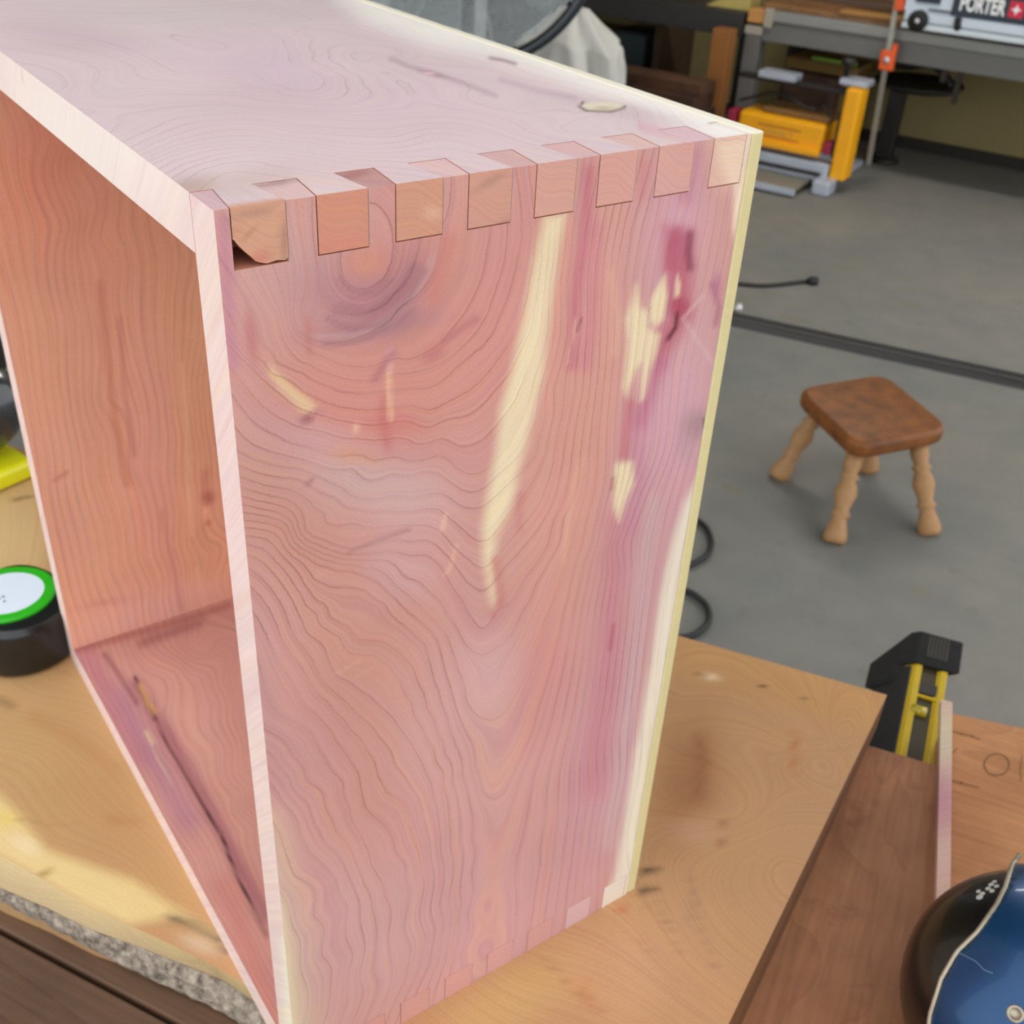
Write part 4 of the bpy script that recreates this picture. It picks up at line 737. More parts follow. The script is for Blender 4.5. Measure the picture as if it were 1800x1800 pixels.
# black tool with a yellow foot, half hidden behind the box
yp = atz(15, 850, .006)
tool = empty('power_tool', (yp[0], yp[1], 0), 'glossy black power tool with bright yellow foot at the left edge behind the box', 'power tool')
yl = plain('tool_yellow', (226, 224, 16), .4, coat=.3); tk = plain('tool_black', (40, 44, 46), .25, var=.2, coat=.6)
def rb(o_, a, b, c, name, mat, bev): m_ = MB(); m_.box(o_, a, b, c); return m_.build(name, mat, tool, True, bevel=bev, seg=4)
f0 = atz(-40, 885, 0); f1 = atz(52, 845, 0); fd = f1-f0; fn_ = np.array([-fd[1], fd[0], 0]); fn_ = fn_/np.linalg.norm(fn_)
if fn_@NB < 0: fn_ = -fn_
rb(f0-fd*.3, fd*1.5, fn_*.05, (0, 0, .020), 'foot', yl, .006)
cT = f0+fd*.45+fn_*.050
V, F = ell(cT+np.array([0, 0, .068]), (.062, .042, .050), 40, 24); m_ = MB(); m_.add(V, F); m_.build('motor_housing', tk, tool, True)
V, F = ell(cT+fn_*.045+EB*.012+np.array([0, 0, .125]), (.070, .060, .085), 36, 24); m_ = MB(); m_.add(V, F); m_.build('handle', blk, tool, True)
p_ = at(12, 662, fn_, fn_@(cT)-.010); V, F = ell(p_, (.004, .004, .008), 14, 8); m_ = MB(); m_.add(V, F); m_.build('switch', yl, tool, True)
# ------------------------------------------------------------------ garage shell
def structure(o): o['kind'] = 'structure'; return o
m_con, nt, b = new_mat('concrete')
gp = N(nt, 'ShaderNodeNewGeometry').outputs['Position']
a1 = N(nt, 'ShaderNodeTexNoise', ins={0: gp, 2: 1.6, 3: 5.0, 4: .62}).outputs[0]; a2 = N(nt, 'ShaderNodeTexNoise', ins={0: gp, 2: 9.0, 3: 4.0, 4: .6}).outputs[0]; a3 = N(nt, 'ShaderNodeTexNoise', ins={0: gp, 2: 16.0, 3: 2.0, 4: .5}).outputs[0]
c = mixc(nt, maprange(nt, a1, .35, .65, 0, 1), srgb(116, 117, 112), srgb(136, 131, 121)); c = mixc(nt, maprange(nt, a2, .3, .7, 0, .45), c, srgb(107, 106, 101))
c = mixc(nt, maprange(nt, a3, .66, .8, 0, .3), c, srgb(88, 80, 66)); nt.links.new(c, b.inputs['Base Color']); b.inputs['Roughness'].default_value = .62; b.inputs['Specular IOR Level'].default_value = .4
bp = N(nt, 'ShaderNodeBump'); bp.inputs['Strength'].default_value = .15; bp.inputs['Distance'].default_value = .002; nt.links.new(a2, bp.inputs['Height']); nt.links.new(bp.outputs[0], b.inputs['Normal'])
tan = plain('wall_tan', (136, 122, 80), .85, var=.06, scale=3); ceil_m = plain('ceiling_grey', (150, 146, 138), .9)
SL, SRt, DD = -3.4, 2.1, 5.25
mb = MB(); mb.gbox(SL-.1, SRt+7, -.1, DD+7, -.10, 0); structure(mb.build('floor', m_con))
mb = MB(); mb.gbox(SL-.1, SRt+.1, -.12, 0, 0, 2.55); structure(mb.build('wall_back', tan))
mb = MB(); mb.gbox(SL-.1, SL, 0, DD, 0, 2.55); structure(mb.build('wall_left', tan))
mb = MB(); mb.gbox(SRt, SRt+.1, 0, .3, 0, 2.55); mb.gbox(SRt, SRt+.1, 5.0, DD, 0, 2.55); mb.gbox(SRt, SRt+.1, .3, 5.0, 2.3, 2.55); structure(mb.build('wall_right', tan))
mb = MB(); mb.gbox(SL-.1, SRt+.1, -.12, DD, 2.55, 2.65); structure(mb.build('ceiling', ceil_m))
fill_lamp = empty('added_fill_light', G(.2, 1.7, 2.5), 'added out-of-view fluorescent fill lamp above the floor in front of the steel bench', 'fill light')  # added fill lamp, out of view, brightens the far floor and bench
mb = MB(); mb.gbox(-.45, .85, 1.60, 1.80, 2.49, 2.549); mb.build('housing', plain('fill_housing', (220, 220, 216), .5), fill_lamp, bevel=.004)
m_tube, nt, b = new_mat('fill_tube'); b.inputs['Emission Color'].default_value = (1, .97, .92, 1); b.inputs['Emission Strength'].default_value = 74; b.inputs['Base Color'].default_value = (.9, .9, .9, 1)
for dd_ in (1.65, 1.75):
    mb = MB(); mb.tube([G(-.42, dd_, 2.472), G(.82, dd_, 2.472)], .016, 12); mb.build('tube', m_tube, fill_lamp, True)
mb = MB(); mb.gbox(SL-.1, SRt+.1, DD, DD+.12, 2.25, 2.65); mb.gbox(SL-.1, -2.9, DD, DD+.12, 0, 2.25); mb.gbox(1.95, SRt+.1, DD, DD+.12, 0, 2.25); structure(mb.build('wall_front', tan))
base_m = plain('baseboard_shade', (40, 34, 26), .8)  # dark colour stands for the shadow line along the wall foot
mb = MB(); mb.gbox(SL, SRt, 0, .015, 0, .055); structure(mb.build('baseboard_shadow', base_m))
# floor stains
stain_m = plain('floor_stain', (122, 116, 102), .7); rust = plain('floor_rust', (112, 92, 74), .7)
STN = [(1620,1040,.030,.016,0),(1395,560,.05,.02,1),(1600,535,.04,.018,0),(1480,470,.04,.02,1),(1290,860,.03,.014,0),(1340,700,.006,.05,0)]
FS = MB()
for u, v, r1, r2, k in STN:
    p = atz(u, v, FLOOR+.0004); FS.add([p+EW*r1*math.cos(a)*(1+.15*math.sin(3*a))+NW*r2*math.sin(a)*(1+.2*math.cos(2*a)) for a in np.linspace(0, 2*math.pi, 20)[:-1]], [tuple(range(19))])
# black rubber strip across the floor
sA = atz(1300, 566, FLOOR); sB = atz(1800, 674, FLOOR); sdv = (sB-sA)/np.linalg.norm(sB-sA); sn = np.array([-sdv[1], sdv[0], 0]); sn = sn if sn@NW > 0 else -sn
thr = empty('threshold_strip', sA, 'long black ribbed rubber strip running across the grey concrete floor', 'floor strip')
rubber = plain('strip_rubber', (44, 42, 42), .45, var=.25, scale=8)
mb = MB(); prof = [(-.048, 0), (-.044, .010), (-.020, .014), (-.012, .010), (.010, .010), (.018, .017), (.040, .012), (.048, 0)]
o0 = sA-sdv*1.6; mb.prism([o0+sn*a+np.array([0, 0, z]) for a, z in prof], sdv*4.2); mb.build('strip_body', rubber, thr)
mb = MB(); mb.box(o0-sn*.006+np.array([0, 0, .0095]), sdv*4.2, sn*.010, (0, 0, .003)); mb.build('centre_ridge', plain('strip_worn', (86, 84, 84), .4, var=.2), thr)

# ------------------------------------------------------------------ stool
seat_m = plank_wood('stool_seat', (142, 84, 30), (98, 54, 18), EW, 3.0, .5, .5, .4, 40); leg_m = plain('stool_leg', (166, 124, 80), .6, var=.2, scale=60)
fL, fF, fR = atz(1367, 840, FLOOR), atz(1465, 955, FLOOR), atz(1635, 940, FLOOR); fB = fL+fR-fF
cst = (fL+fR)/2; SH = .225
stool = empty('footstool', cst, 'small wooden stool with a reddish brown seat and turned pale legs on the floor', 'stool')
zs = FLOOR+SH
c4 = [atz(1398, 680, zs), atz(1508, 784, zs), atz(1676, 752, zs)]; c4.append(c4[0]+c4[2]-c4[1])   # left, near, right, far
cc = sum(c4)/4
V = []; 
def rrect(cs, rad, n=7):
    out = []
    for i in range(4):
        p, a, b_ = cs[i], cs[i-1], cs[(i+1) % 4]; da = (a-p)/np.linalg.norm(a-p); db = (b_-p)/np.linalg.norm(b_-p); s0 = p+da*rad; s1 = p+db*rad
        for k in range(n): t = k/(n-1); out.append(s0*(1-t)**2+p*2*t*(1-t)+s1*t*t)
    return out
mb = MB(); mb.prism([p-np.array([0, 0, .042]) for p in rrect(c4, .055)], (0, 0, .042)); mb.build('seat', seat_m, stool, True, bevel=.014, seg=5)
for f in (fL, fF, fR, fB):
    tp = cc+(f-cst)*.62; tp = np.array([tp[0], tp[1], zs-.040]); axv = tp-f; Lg = np.linalg.norm(axv)
    pr = [(0, 0), (.021, .0), (.026, .010), (.025, .024), (.018, .050), (.0155, .060), (.0235, .068), (.0155, .077), (.020, .095), (.0255, .115), (.022, .134), (.0145, .146), (.0235, .154), (.0145, .163), (.020, .180), (.021, Lg), (0, Lg)]
    mb = MB(); mb.lathe(pr, f, axv, 20); mb.build('leg', leg_m, stool, True)

# ------------------------------------------------------------------ cords on the floor
def smooth_path(P, n=8):
    P = [np.array(p) for p in P]; out = []
    for i in range(len(P)-1):
        p0, p1, p2, p3 = P[max(i-1, 0)], P[i], P[i+1], P[min(i+2, len(P)-1)]
        for k in range(n):
            t = k/n; out.append(.5*((2*p1)+(-p0+p2)*t+(2*p0-5*p1+4*p2-p3)*t*t+(-p0+3*p1-3*p2+p3)*t**3))
    return out+[P[-1]]
cordm = plain('cord_black', (16, 16, 17), .5)
cd = empty('extension_cable', atz(1330, 500, FLOOR), 'thin black power cord with a plug lying beyond the black floor strip', 'cord')
mb = MB(); mb.tube(smooth_path([atz(u, v, FLOOR+.007) for u, v in ((1180,470),(1250,492),(1310,500),(1345,502),(1390,498),(1422,494))]), .007, 8); mb.build('cable', cordm, cd, True)
pa, pb = atz(1420, 494, FLOOR+.012), atz(1436, 494, FLOOR+.012); mb = MB(); mb.tube([pa, pa*.6+pb*.4, pb], [.010, .017, .015], 12); mb.build('plug', cordm, cd, True)
mb = MB(); mb.tube(smooth_path([atz(u, v, FLOOR+.009) for u, v in ((1130,905),(1200,905),(1236,922),(1250,952),(1240,978),(1205,996),(1165,1010),(1160,1035),(1205,1038),(1236,1058),(1247,1082),(1238,1103),(1205,1120),(1130,1120))]), .0065, 8)
tag(mb.build('coiled_cable', cordm, None, True), 'black cable looped on the floor just behind the box and bench edge', 'cable')
p = atz(1298, 541, FLOOR+.012); mb = MB(); mb.lathe([(0, -.012), (.012, -.012), (.014, 0), (.010, .012), (0, .014)], p, (0, 0, 1), 14); tag(mb.build('metal_knob', plain('bright_metal', (220, 214, 214), .3, metal=.4), None, True), 'small shiny knob on the floor by the near end of the black strip', 'knob')

# ------------------------------------------------------------------ steel bench along the back wall
steel = plain('steel_grey', (120, 119, 114), .5, metal=.35, var=.15, scale=12); steel_l = plain('steel_worn', (152, 152, 146), .5, metal=.3, var=.2, scale=10); dsteel = plain('steel_dark', (62, 60, 58), .55, metal=.3)
sb = empty('steel_workbench', G(.3, .5, 0), 'grey steel framed bench along the back wall carrying the table saw', 'workbench')
def gp_(name, mat, par, s0, s1, d0, d1, z0, z1, bev=.003): mb = MB(); mb.gbox(s0, s1, d0, d1, z0, z1); return mb.build(name, mat, par, bevel=bev)
gp_('front_beam', steel, sb, -.42, 1.9, .655, .70, .50, .585); gp_('top_angle', steel_l, sb, -.42, 1.9, .64, .712, .587, .628)
gp_('bench_top', plank_wood('bench_top_wood', (150, 108, 66), (112, 78, 48), EW, .8, .6), sb, -.45, 1.9, .02, .66, .6285, .652)
gp_('leg', steel, sb, -.50, -.425, .625, .70, 0, .56); gp_('leg', steel, sb, 1.6, 1.675, .625, .70, 0, .499); gp_('leg', dsteel, sb, -.50, -.425, .05, .12, 0, .62); gp_('leg', dsteel, sb, 1.6, 1.675, .05, .12, 0, .62)
tag(gp_('corner_block', plain('block_wood', (206, 146, 80), .6), sb, -.50, -.42, .62, .705, .57, .625), 'pale wooden block at the corner')
tag(gp_('paint_patch', plain('bare_plate', (170, 162, 146), .6), sb, -.416, -.375, .713, .717, .56, .64, .001), 'bare light plate'); tag(gp_('paint_patch', bpy.data.materials['bare_plate'], sb, -.505, -.42, .701, .704, .522, .556, .001), 'bare light band')
lb2 = empty('dark_side_table', G(-1.2, .5, 0), 'low dark steel table left of the grey bench leg', 'table')
gp_('table_top', dsteel, lb2, -1.5, -.52, .45, .70, .50, .60); gp_('leg', dsteel, lb2, -1.5, -1.44, .64, .70, 0, .50); gp_('leg', dsteel, lb2, -1.5, -1.44, .46, .52, 0, .50); gp_('leg', dsteel, lb2, -.60, -.54, .46, .52, 0, .50)
mb = MB(); mb.prism([G(-.75, .5, .601), G(-.53, .5, .601), G(-.53, .5, .70)], -NW*.12); tag(mb.build('wood_wedge', plain('pale_wood', (196, 176, 100), .6)), 'pale yellow wood wedge on the dark side table', 'wood offcut')
# stock on top of the bench
for k, (s0, s1, d0, z0, h, cl) in enumerate([(-.36, .10, .45, .6525, .020, (150,110,70)), (-.30, .16, .30, .6525, .035, (104,74,48)), (-.34, .12, .46, .673, .018, (92,70,54)), (-.10, .17, .58, .6525, .012, (176,128,70))]):
    mb = MB(); mb.gbox(s0, s1, d0, d0+.09, z0, z0+h); tag(mb.build('lumber_board', plain('stock_%d' % k, cl, .65), bevel=.002), ['short brown board lying flat on the steel bench, lower of the two stacked', 'thick dark board at the back of the steel bench', 'dark board resting on another board on the steel bench', 'thin orange brown stick at the front lip of the steel bench'][k], 'board', 'boards on the steel bench')
# hanging bars under the beam
for k, (u, v0, v1) in enumerate([(1664, 112, 146), (1692, 114, 186)]):
    a = at(u, v0, NW, NW@G(0, .68, 0)); z0 = at(u, v1, NW, NW@G(0, .68, 0))[2]
    mb = MB(); mb.box(a*[1, 1, 0]+[0, 0, FLOOR+.4995]-EW*.011, EW*.022, NW*.02, (0, 0, z0-FLOOR-.4995)); tag(mb.build('hanging_bar', plain('dark_iron_%d' % k, (40, 30, 20), .6)), ['short dark bar hanging under the steel bench beam', 'long dark bar hanging under the steel bench beam'][k], 'bar', 'dark bars hanging below the bench')

# ------------------------------------------------------------------ table saw with its lettering
saw = empty('table_saw', G(.6, .6, .652), 'silver table saw with black lettered panel on the steel bench', 'table saw')
alu = plain('saw_silver', (206, 216, 226), .35, metal=.05, var=.06, scale=6); alu2 = plain('saw_rail', (210, 220, 224), .4, metal=.05, var=.06); navy = plain('saw_panel', (40, 50, 62), .5); ink = plain('ink_white', (250, 250, 248), .5, var=.02); red = plain('logo_red', (206, 34, 66), .5, var=.04)
fr_d = .80
gp_('base_rail', alu2, saw, .212, 1.5, .30, fr_d+.015, .653, .675); gp_('rail_groove', plain('groove', (112, 122, 126), .5), saw, .215, 1.5, .30, fr_d+.010, .675, .680, .0005); gp_('front_rail', alu, saw, .213, 1.5, .30, fr_d+.006, .680, .715)
gp_('saw_body', alu, saw, .205, 1.5, .25, fr_d, .715, .86); gp_('saw_table', alu2, saw, .22, 1.5, .15, fr_d-.02, .86, .88)
def gat(u, v, d): return at(u, v, NW, NW@G(0, d, 0))
def gs(P): return EW@(P-WB), P[2]-FLOOR
s0, zz0 = gs(gat(1677, 22, fr_d)); 
gp_('name_panel', navy, saw, s0-.012, 1.35, fr_d, fr_d+.006, zz0-.012, .86)
gp_('panel_lip', plain('panel_lip', (90, 100, 108), .5), saw, s0-.10, s0-.012, fr_d, fr_d+.006, zz0-.006, zz0+.004, .001)
tag(gp_('corner_panel', navy, saw, s0-.16, s0-.06, fr_d, fr_d+.008, zz0+.022, .86), 'dark corner panel')
kc = gat(1612, 37, fr_d+.03); mb = MB(); mb.lathe([(0, 0), (.036, 0), (.040, .008), (.040, .024), (.032, .030), (0, .030)], kc+NW*.030, -NW, 24); mb.build('knob', blk, saw, True)
mb = MB(); mb.lathe([(0, 0), (.010, 0), (.009, .004), (0, .005)], kc, -NW, 14); mb.build('knob_bolt', bpy.data.materials['bright_metal'], saw, True)
kc = gat(1686, 30, fr_d+.012); mb = MB(); mb.box(kc-EW*.015+NW*.006, EW*.028, -NW*.012, (0, 0, -.032)); mb.build('latch', blk, saw, bevel=.005); mb = MB(); kc = gat(1683, 48, fr_d+.012); mb.lathe([(0, 0), (.014, 0), (.014, .01), (0, .012)], kc+NW*.006, -NW, 12); mb.build('latch', blk, saw, True)
def text(s, size, o_, ex, ez, mat, parent, name, depth=.0006, width=1.0, bold=0):
    cu = bpy.data.curves.new(name, 'FONT'); cu.body = s; cu.size = size; cu.extrude = depth; cu.offset = bold; cu.resolution_u = 3
    t = bpy.data.objects.new(name, cu); COL.objects.link(t); dg = bpy.context.evaluated_depsgraph_get(); me = bpy.data.meshes.new_from_object(t.evaluated_get(dg)); bpy.data.objects.remove(t)
    ey = np.cross(ex, ez); Mx = Matrix(((ex[0]*width, ez[0], -0+(-NW[0]), o_[0]), (ex[1]*width, ez[1], -NW[1], o_[1]), (ex[2]*width, ez[2], -NW[2], o_[2]), (0, 0, 0, 1)))
    me.transform(Mx); return link(name, me, mat, parent)
tp0 = gat(1685, 17, fr_d+.007); tp1 = gat(1764, 27, fr_d+.007); tw = EW@(tp1-tp0)
UP = np.array([0, 0, 1.])
t_ = text('PORTER', .078, tp0, EW, UP, ink, saw, 'lettering', width=1, bold=.0022)
xs = np.array([v.co[:] for v in t_.data.vertices]); w0 = (xs@EW).max()-(xs@EW).min()
sc = tw/w0; c0 = tp0@EW
for v in t_.data.vertices:
    p = np.array(v.co[:]); v.co = p+EW*((p@EW-c0)*(sc-1))
sq = gat(1770, 30, fr_d+.0062); mb = MB(); mb.box(sq, EW*.056, UP*.058, -NW*.0012); mb.build('logo_square', red, saw)
ce = sq+EW*.028+UP*.029-NW*.0016; mb = MB(); st_ = []
for k in range(8):
    a = math.pi*k/4; r_ = .020 if k % 2 == 0 else .0075; st_.append(ce+EW*r_*math.cos(a)+UP*r_*math.sin(a))
mb.prism(st_, -NW*.001); mb.build('logo_star', ink, saw)
text('CABLE', .078, sq+EW*.066-NW*.001, EW, UP, ink, saw, 'lettering', width=sc, bold=.0022)

# ------------------------------------------------------------------ bar clamp hanging at the bench front
org_m = plain('clamp_orange', (232, 92, 34), .45, var=.06); bar_m = plain('clamp_bar', (170, 166, 152), .35, metal=.5)
ca = gat(1526, 290, .76); cb_ = gat(1588, -60, .76)
cl = empty('bar_clamp', ca, 'orange headed bar clamp with a long grey bar hanging off the steel bench', 'clamp')
mb = MB(); mb.box(ca-EW*.011-NW*.003, EW*.022, NW*.007, cb_-ca); mb.build('bar', bar_m, cl, bevel=.001)
j = gat(1560, 105, .765); dirb = (cb_-ca)/np.linalg.norm(cb_-ca); mb = MB(); mb.box(j-EW*.030-dirb*.042-NW*.014, EW*.060, NW*.034, dirb*.078); mb.build('sliding_jaw', org_m, cl, bevel=.006)
mb = MB(); mb.box(j+EW*.012+dirb*.030-NW*.01, EW*.020, NW*.03, dirb*.034); mb.build('release_lever', org_m, cl, bevel=.004)
mb = MB(); mb.lathe([(0, 0), (.014, 0), (.012, .006), (0, .008)], j-NW*.014, -NW, 14); mb.build('screw_head', bpy.data.materials['bright_metal'], cl, True)
j2 = gat(1583, 6, .765); mb = MB(); mb.box(j2-EW*.022-dirb*.028-NW*.014, EW*.044, NW*.034, dirb*.09); mb.build('fixed_jaw', org_m, cl, bevel=.006)
mb = MB(); mb.box(j+NW*.019-EW*.008, EW*.016, NW*.035, (0, 0, .02)); mb.build('pad', blk, cl)

# ------------------------------------------------------------------ thickness planer on the floor
pl = empty('planer', G(-.05, 1.1, 0), 'yellow portable planer standing on the floor under the steel bench', 'planer')
py = plain('planer_yellow', (250, 172, 0), .45, var=.08); ps = plain('planer_silver', (186, 192, 204), .35, metal=.3, var=.12, scale=14); pg = plain('planer_table', (150, 142, 124), .4, metal=.3); pdk = plain('planer_dark', (34, 28, 26), .5); prd = plain('planer_red', (150, 30, 60), .5)
PD = .95
gp_('base_casting', ps, pl, -.46, .10, PD, PD+.08, .035, .115, .01); gp_('infeed_table', pg, pl, -.46, .03, PD+.08, PD+.26, .022, .040, .003); gp_('table_edge', ps, pl, -.47, .035, PD+.26, PD+.275, .010, .036, .002)
gp_('roller_shadow', pdk, pl, -.44, .07, PD+.081, PD+.10, .062, .076, .001); gp_('base_foot', ps, pl, .065, .145, PD+.06, PD+.16, 0, .065, .012); gp_('base_foot', ps, pl, -.49, -.42, PD+.06, PD+.16, 0, .065, .012)
gp_('side_post', py, pl, .105, .175, PD-.02, PD+.08, .055, .43, .012); gp_('rear_post', py, pl, -.525, -.46, .53, .60, .03, .43, .012); gp_('rear_base', ps, pl, -.495, .10, .52, PD-.001, .005, .034, .004)
gp_('post_slot', pdk, pl, .094, .104, PD-.01, PD+.07, .14, .33, .003)
gp_('cutter_head', py, pl, -.35, .045, PD-.12, PD+.06, .14, .265, .018); gp_('head_ledge', py, pl, -.35, .045, PD+.06, PD+.085, .135, .165, .006); gp_('motor_top', plain('planer_top', (120, 84, 36), .6), pl, -.26, .05, PD-.12, PD+.03, .262, .29, .01)
gp_('side_lock', prd, pl, .055, .09, PD-.02, PD+.07, .15, .20, .008); gp_('side_lock', prd, pl, -.40, -.36, PD-.02, PD+.07, .20, .26, .008)
gp_('top_plate', ps, pl, -.30, -.13, PD-.05, PD+.04, .405, .435, .006); gp_('top_plate', ps, pl, .06, .18, PD-.05, PD+.05, .432, .458, .006); gp_('top_bridge', pdk, pl, -.40, .16, PD-.05, PD-.0, .385, .405, .004)
mb = MB(); kk = G(.12, PD, .458); mb.lathe([(0, 0), (.012, 0), (.012, .045), (.03, .05), (.03, .07), (0, .075)], kk-EW*.05, UP, 14); mb.build('crank', pdk, pl, True)
mb = MB(); mb.tube(smooth_path([G(s, PD+.0, z) for s, z in ((-.38, .29), (-.30, .32), (-.24, .345), (-.16, .34), (-.09, .315), (-.03, .305), (.0, .325), (.03, .30), (.05, .285))]), .006, 8); mb.build('supply_lead', cordm, pl, True)
text('DEWALT', .036, G(-.235, PD+.061, .185), EW, UP, plain('emboss', (206, 160, 60), .5), pl, 'lettering', bold=.0008)
mb = MB(); mb.gbox(-.255, -.055, PD+.060, PD+.0615, .175, .181); mb.gbox(-.255, -.055, PD+.060, PD+.0615, .220, .226); mb.build('badge_frame', plain('emboss_dark', (180, 112, 20), .5), pl)

# ------------------------------------------------------------------ dim things below and beside the bench
def thing(name, mat, label, cat, boxes, bev=.003, group=None):
    mb = MB(); [mb.gbox(*b_) for b_ in boxes]; return tag(mb.build(name, mat, None, bevel=bev), label, cat, group)
card = plain('cardboard', (150, 122, 66), .8); 
cbx = empty('cardboard_box', G(-.25, .15, 0), 'open cardboard box behind the steel bench leg', 'box')
gp_('carton', card, cbx, -.41, -.06, .13, .36, 0, .39, .002); mb = MB(); mb.prism([G(-.41, .36, .39), G(-.06, .36, .39), G(-.10, .42, .36), G(-.38, .42, .36)], (0, 0, .004)); mb.build('flap', card, cbx)
thing('green_rod', plain('green_rod', (150, 190, 70), .5), 'thin green rod lying on the cardboard box', 'rod', [(-.30, -.08, .30, .33, .3905, .405)])
rest = empty('round_tray_stand', G(.30, .35, 0), 'dark round tray on a post below the steel bench beam', 'stand')
mb = MB(); mb.lathe([(0, 0), (.17, 0), (.20, .022), (.195, .03), (.16, .008), (0, .008)], G(.22, .33, .345), UP, 36); mb.build('tray', pdk, rest, True)
gp_('post', pdk, rest, .105, .175, .30, .36, .02, .345); mb = MB(); mb.lathe([(0, 0), (.07, 0), (.065, .02), (0, .022)], G(.14, .33, 0), UP, 28); mb.build('foot', pdk, rest, True)
mb = MB(); mb.tube(smooth_path([G(s, .33, z) for s, z in ((.06, .37), (.08, .42), (.16, .43), (.26, .45), (.34, .40), (.36, .37))]), .016, 8); tag(mb.build('short_hose', cordm, None, True), 'short black hose draped over the round tray', 'hose')
lw_m = [plank_wood('old_lumber_%d' % k, c_, d_, EW, 1.0, .7) for k, (c_, d_) in enumerate([((84,58,40), (58,38,28)), ((98,66,46), (68,46,32)), ((74,50,38), (50,34,26))])]
zl = 0
for k, (s0, s1, d0, d1, h) in enumerate([(-1.7, -.50, 1.03, 1.34, .085), (-1.75, -.51, 1.03, 1.32, .075), (-1.65, -.50, 1.04, 1.28, .075), (-1.7, -.52, 1.03, 1.24, .065), (-1.5, -.51, 1.05, 1.20, .05)]):
    mb = MB(); mb.gbox(s0, s1, d0-.12, d1-.12, zl, zl+h-.0005); tag(mb.build('lumber_board', lw_m[k % 3], bevel=.004), ['widest brown board at the bottom of the floor lumber pile', 'second board from the bottom of the floor lumber pile', 'middle board of the floor lumber pile', 'second board from the top of the floor lumber pile', 'topmost short board of the floor lumber pile'][k], 'board', 'lumber pile left of the bench leg'); zl += h
thing('wood_post', plain('orange_wood', (152, 98, 46), .6, scale=14), 'upright orange brown wooden post left of the steel bench leg', 'post', [(-.60, -.515, .76, .84, 0, .545)])
thing('short_log', lw_m[0], 'dark brown log piece lying between the bench leg and the planer', 'log', [(-.38, -.10, .40, .50, 0, .36)], .03)
# shop vacuum, dark
vac = empty('shop_vacuum', G(-.85, .95, 0), 'black drum shop vacuum in the dark corner beside the lumber', 'vacuum')
mb = MB(); vc = G(-.88, 1.45, 0); mb.lathe([(0, .03), (.15, .03), (.17, .06), (.18, .36), (.165, .38), (0, .38)], vc, UP, 32); mb.build('drum', plain('vac_black', (18, 17, 17), .4), vac, True)
mb = MB(); mb.lathe([(0, .38), (.17, .38), (.175, .42), (.13, .50), (.05, .54), (0, .545)], vc, UP, 32); mb.build('motor_head', plain('vac_head', (30, 29, 30), .4), vac, True)
for k in range(4):
    a = math.pi/4+k*math.pi/2; mb = MB(); V, F = ell(vc+np.array([math.cos(a)*.15, math.sin(a)*.15, .0165]), (.0165,)*3, 12, 8); mb.add(V, F); mb.build('caster', pdk, vac, True)
mb = MB(); mb.tube(smooth_path([vc+np.array([0, 0, .40])-NW*.17, vc-NW*.27+np.array([0, 0, .36]), vc-NW*.30+EW*.1+np.array([0, 0, .18]), vc-NW*.24+EW*.26+np.array([0, 0, .03]), vc-NW*.1+EW*.34+np.array([0, 0, .022])]), .02, 10); mb.build('hose', pdk, vac, True)
# shelving with dark goods on the back wall
sh = empty('wall_shelf_unit', G(-1.9, .2, 0), 'tall dark brown shelf unit against the back wall behind the fan', 'shelf')
shm = plain('shelf_brown', (84, 64, 46), .7); 
for s in (-2.9, -2.0, -1.1): gp_('upright', shm, sh, s, s+.04, 0.005, .40, 0, 2.0)
for z in (.1, .55, 1.0, 1.45, 1.9): gp_('shelf_board', shm, sh, -2.859, -2.001, .005, .40, z, z+.025); gp_('shelf_board', shm, sh, -1.959, -1.101, .005, .40, z, z+.025)
gd = [((60,54,48)), ((120,112,100)), ((90,60,36)), ((40,40,44)), ((140,120,80)), ((70,78,80)), ((100,94,90))]
gm = [plain('goods_%d' % k, c_, .7) for k, c_ in enumerate(gd)]; rg = random.Random(4); k = 0; words = ['left', 'right']
nm = ['near black', 'light grey', 'rust brown', 'charcoal', 'tan', 'slate', 'warm grey']; rows = ['bottom', 'second', 'third', 'fourth']
for zi, z in enumerate((.1, .55, 1.0, 1.45)):
    for bi, s in enumerate((-2.84, -1.94)):
        x = s+.03
        for j in range(3):
            w_ = .22+.03*rg.random(); h_ = .2+.16*rg.random(); mi = k % 7
            thing('storage_box', gm[mi], '%s storage box on the %s shelf, %s bay, %s in its row' % (nm[mi], rows[zi], words[bi], ['first', 'second', 'third'][j]), 'box', [(x, x+w_-.02, .05, .33, z+.0255, z+.0255+h_)], .006, 'boxes on the wall shelves'); x += w_+.01; k += 1
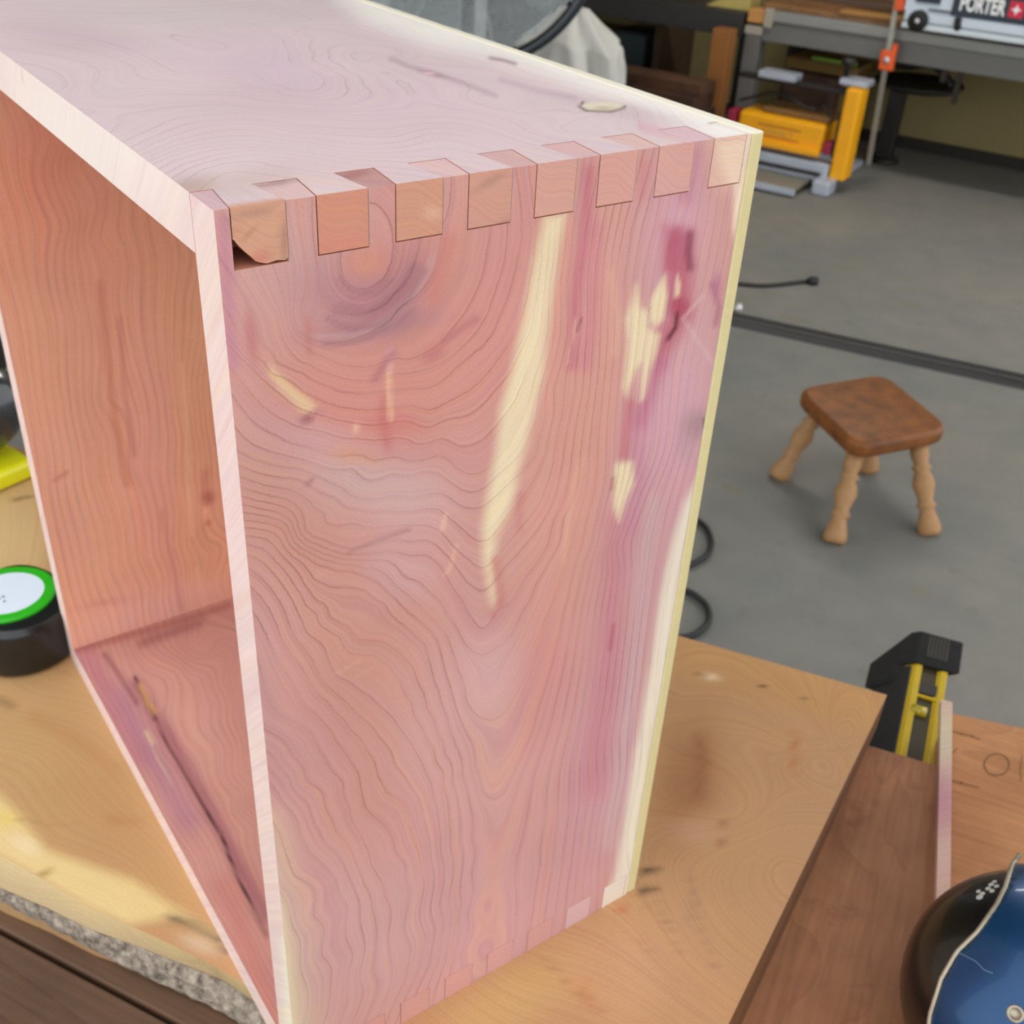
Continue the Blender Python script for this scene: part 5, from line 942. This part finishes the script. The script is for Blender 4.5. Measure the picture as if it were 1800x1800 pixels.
# white cloth over a small sawhorse
sw = empty('sawhorse', G(-.6, 2.0, 0), 'small wooden sawhorse under the white cloth', 'sawhorse')
shp = plain('sawhorse_wood', (176, 128, 72), .6)
swc = gat(1052, 60, 1.75); ss, _ = gs(swc)
gp_('top_rail', shp, sw, ss-.06, ss+.10, 1.905, 1.945, .53, .58)
for a, b_ in ((-.05, -.035), (.09, -.035), (-.05, .035), (.09, .035)):
    mb = MB(); mb.box(G(ss+a-.015, 1.925+b_*3, 0), EW*.032, -NW*.02, G(ss+a-.015, 1.925+b_*.4, .53)-G(ss+a-.015, 1.925+b_*3, 0)); mb.build('leg', shp, sw, bevel=.002)
nx_, nz_ = 60, 40; V = []
for j in range(nz_+1):
    for i in range(nx_):
        a = 2*math.pi*i/nx_; t = j/nz_; r = (.035+.085*min(t*2.2, 1)+.035*t)*(1+.16*math.sin(a*5+t*2)+.10*math.sin(a*9+1.3+t*5)+.05*math.sin(a*17))
        V.append(G(ss-.01+1.35*r*math.cos(a), 1.925+.95*r*math.sin(a), .72-.27*t-.035*math.sin(a*3+.6)*t-.02*math.sin(a*7)*t))
F = [(j*nx_+i, j*nx_+(i+1) % nx_, (j+1)*nx_+(i+1) % nx_, (j+1)*nx_+i) for j in range(nz_) for i in range(nx_)]+[tuple(range(nx_))]
mb = MB(); mb.add(V, F); o = mb.build('draped_cloth', plain('cloth_white', (196, 194, 186), .9, var=.08), None, True); md = o.modifiers.new('t', 'SOLIDIFY'); md.thickness = .003; tag(o, 'crumpled off-white cloth draped over the sawhorse behind the fan', 'cloth')

# ------------------------------------------------------------------ big round fan
fc = G(-.205, 3.3, 1.10); fa = CP-fc; fa[2] = 0; fa /= np.linalg.norm(fa); fr = np.cross(UP, fa)
fan = empty('pedestal_fan', (fc[0], fc[1], FLOOR), 'large round fan with silver wire guard and black rim behind the box', 'fan')
frm = plain('fan_rim', (34, 40, 46), .35, coat=.3); wire = plain('fan_wire', (196, 204, 204), .3, metal=.4); fbl = plain('fan_blade', (150, 156, 156), .45); fwh = plain('fan_motor', (206, 208, 216), .4)
ring = lambda r, off, n=72: [fc+fa*off+(fr*math.cos(a)+UP*math.sin(a))*r for a in np.linspace(0, 2*math.pi, n, endpoint=False)]
RF = .322
mb = MB(); mb.tube(ring(RF, 0), .0155, 12, True); mb.build('rim', frm, fan, True)
for k in range(30):
    r = .055+k*.0083; mb = MB(); mb.tube(ring(r, .055*math.cos(r/RF*1.45), 80), .0023, 5, True); mb.build('guard_ring', wire, fan, True)
for k in range(8):
    a = 2*math.pi*(k+.3)/8; dd = fr*math.cos(a)+UP*math.sin(a); mb = MB(); mb.tube([fc+dd*r+fa*(.052*math.cos(r/RF*1.45)-.003) for r in np.linspace(.05, RF-.005, 12)], .0026, 6); mb.build('guard_spoke', wire, fan, True)
mb = MB(); mb.lathe([(0, 0), (.055, 0), (.058, .006), (0, .012)], fc+fa*.052, fa, 28); tag(mb.build('badge', prd, fan, True), 'dark red badge')
mb = MB(); mb.lathe([(0, -.14), (.05, -.14), (.075, -.11), (.08, -.02), (.05, .02), (0, .03)], fc, fa, 28); mb.build('motor', fwh, fan, True)
for k in range(4):
    a0 = 2*math.pi*k/4+.9; V = []
    for i in range(9):
        r = .045+.235*i/8
        for j in range(7):
            t = j/6-.5; a = a0+t*(.95-.2*i/8)+.25*i/8; V.append(fc+(fr*math.cos(a)+UP*math.sin(a))*r+fa*(.004+t*.045))
    F = [(i*7+j, i*7+j+1, (i+1)*7+j+1, (i+1)*7+j) for i in range(8) for j in range(6)]
    mb = MB(); mb.add(V, F); o = mb.build('blade', fbl, fan, True); md = o.modifiers.new('t', 'SOLIDIFY'); md.thickness = .002
mb = MB(); mb.tube([fc-fa*.09-UP*.05, fc-fa*.09-UP*.45, np.array([*(fc-fa*.09)[:2], FLOOR+.03])], .018, 12); mb.build('pole', frm, fan, True)
mb = MB(); mb.lathe([(0, 0), (.22, 0), (.22, .012), (.04, .035), (0, .036)], np.array([*(fc-fa*.09)[:2], FLOOR]), UP, 36); mb.build('foot', frm, fan, True)
mb = MB(); mb.tube([fc-fa*.09-UP*.05, fc-fa*.09], .02, 10); mb.build('yoke', frm, fan, True)
thing('white_cabinet', plain('cabinet_white', (190, 192, 196), .6), 'tall pale cabinet standing behind the fan', 'cabinet', [(-1.55, -1.2, 1.75, 2.1, 0, 1.15)], .004)
for f_ in [FS]: 
    o = f_.build('floor_stain', stain_m); o['kind'] = 'stuff'; tag(o, 'faint brown oil stains on the grey floor', 'stain')
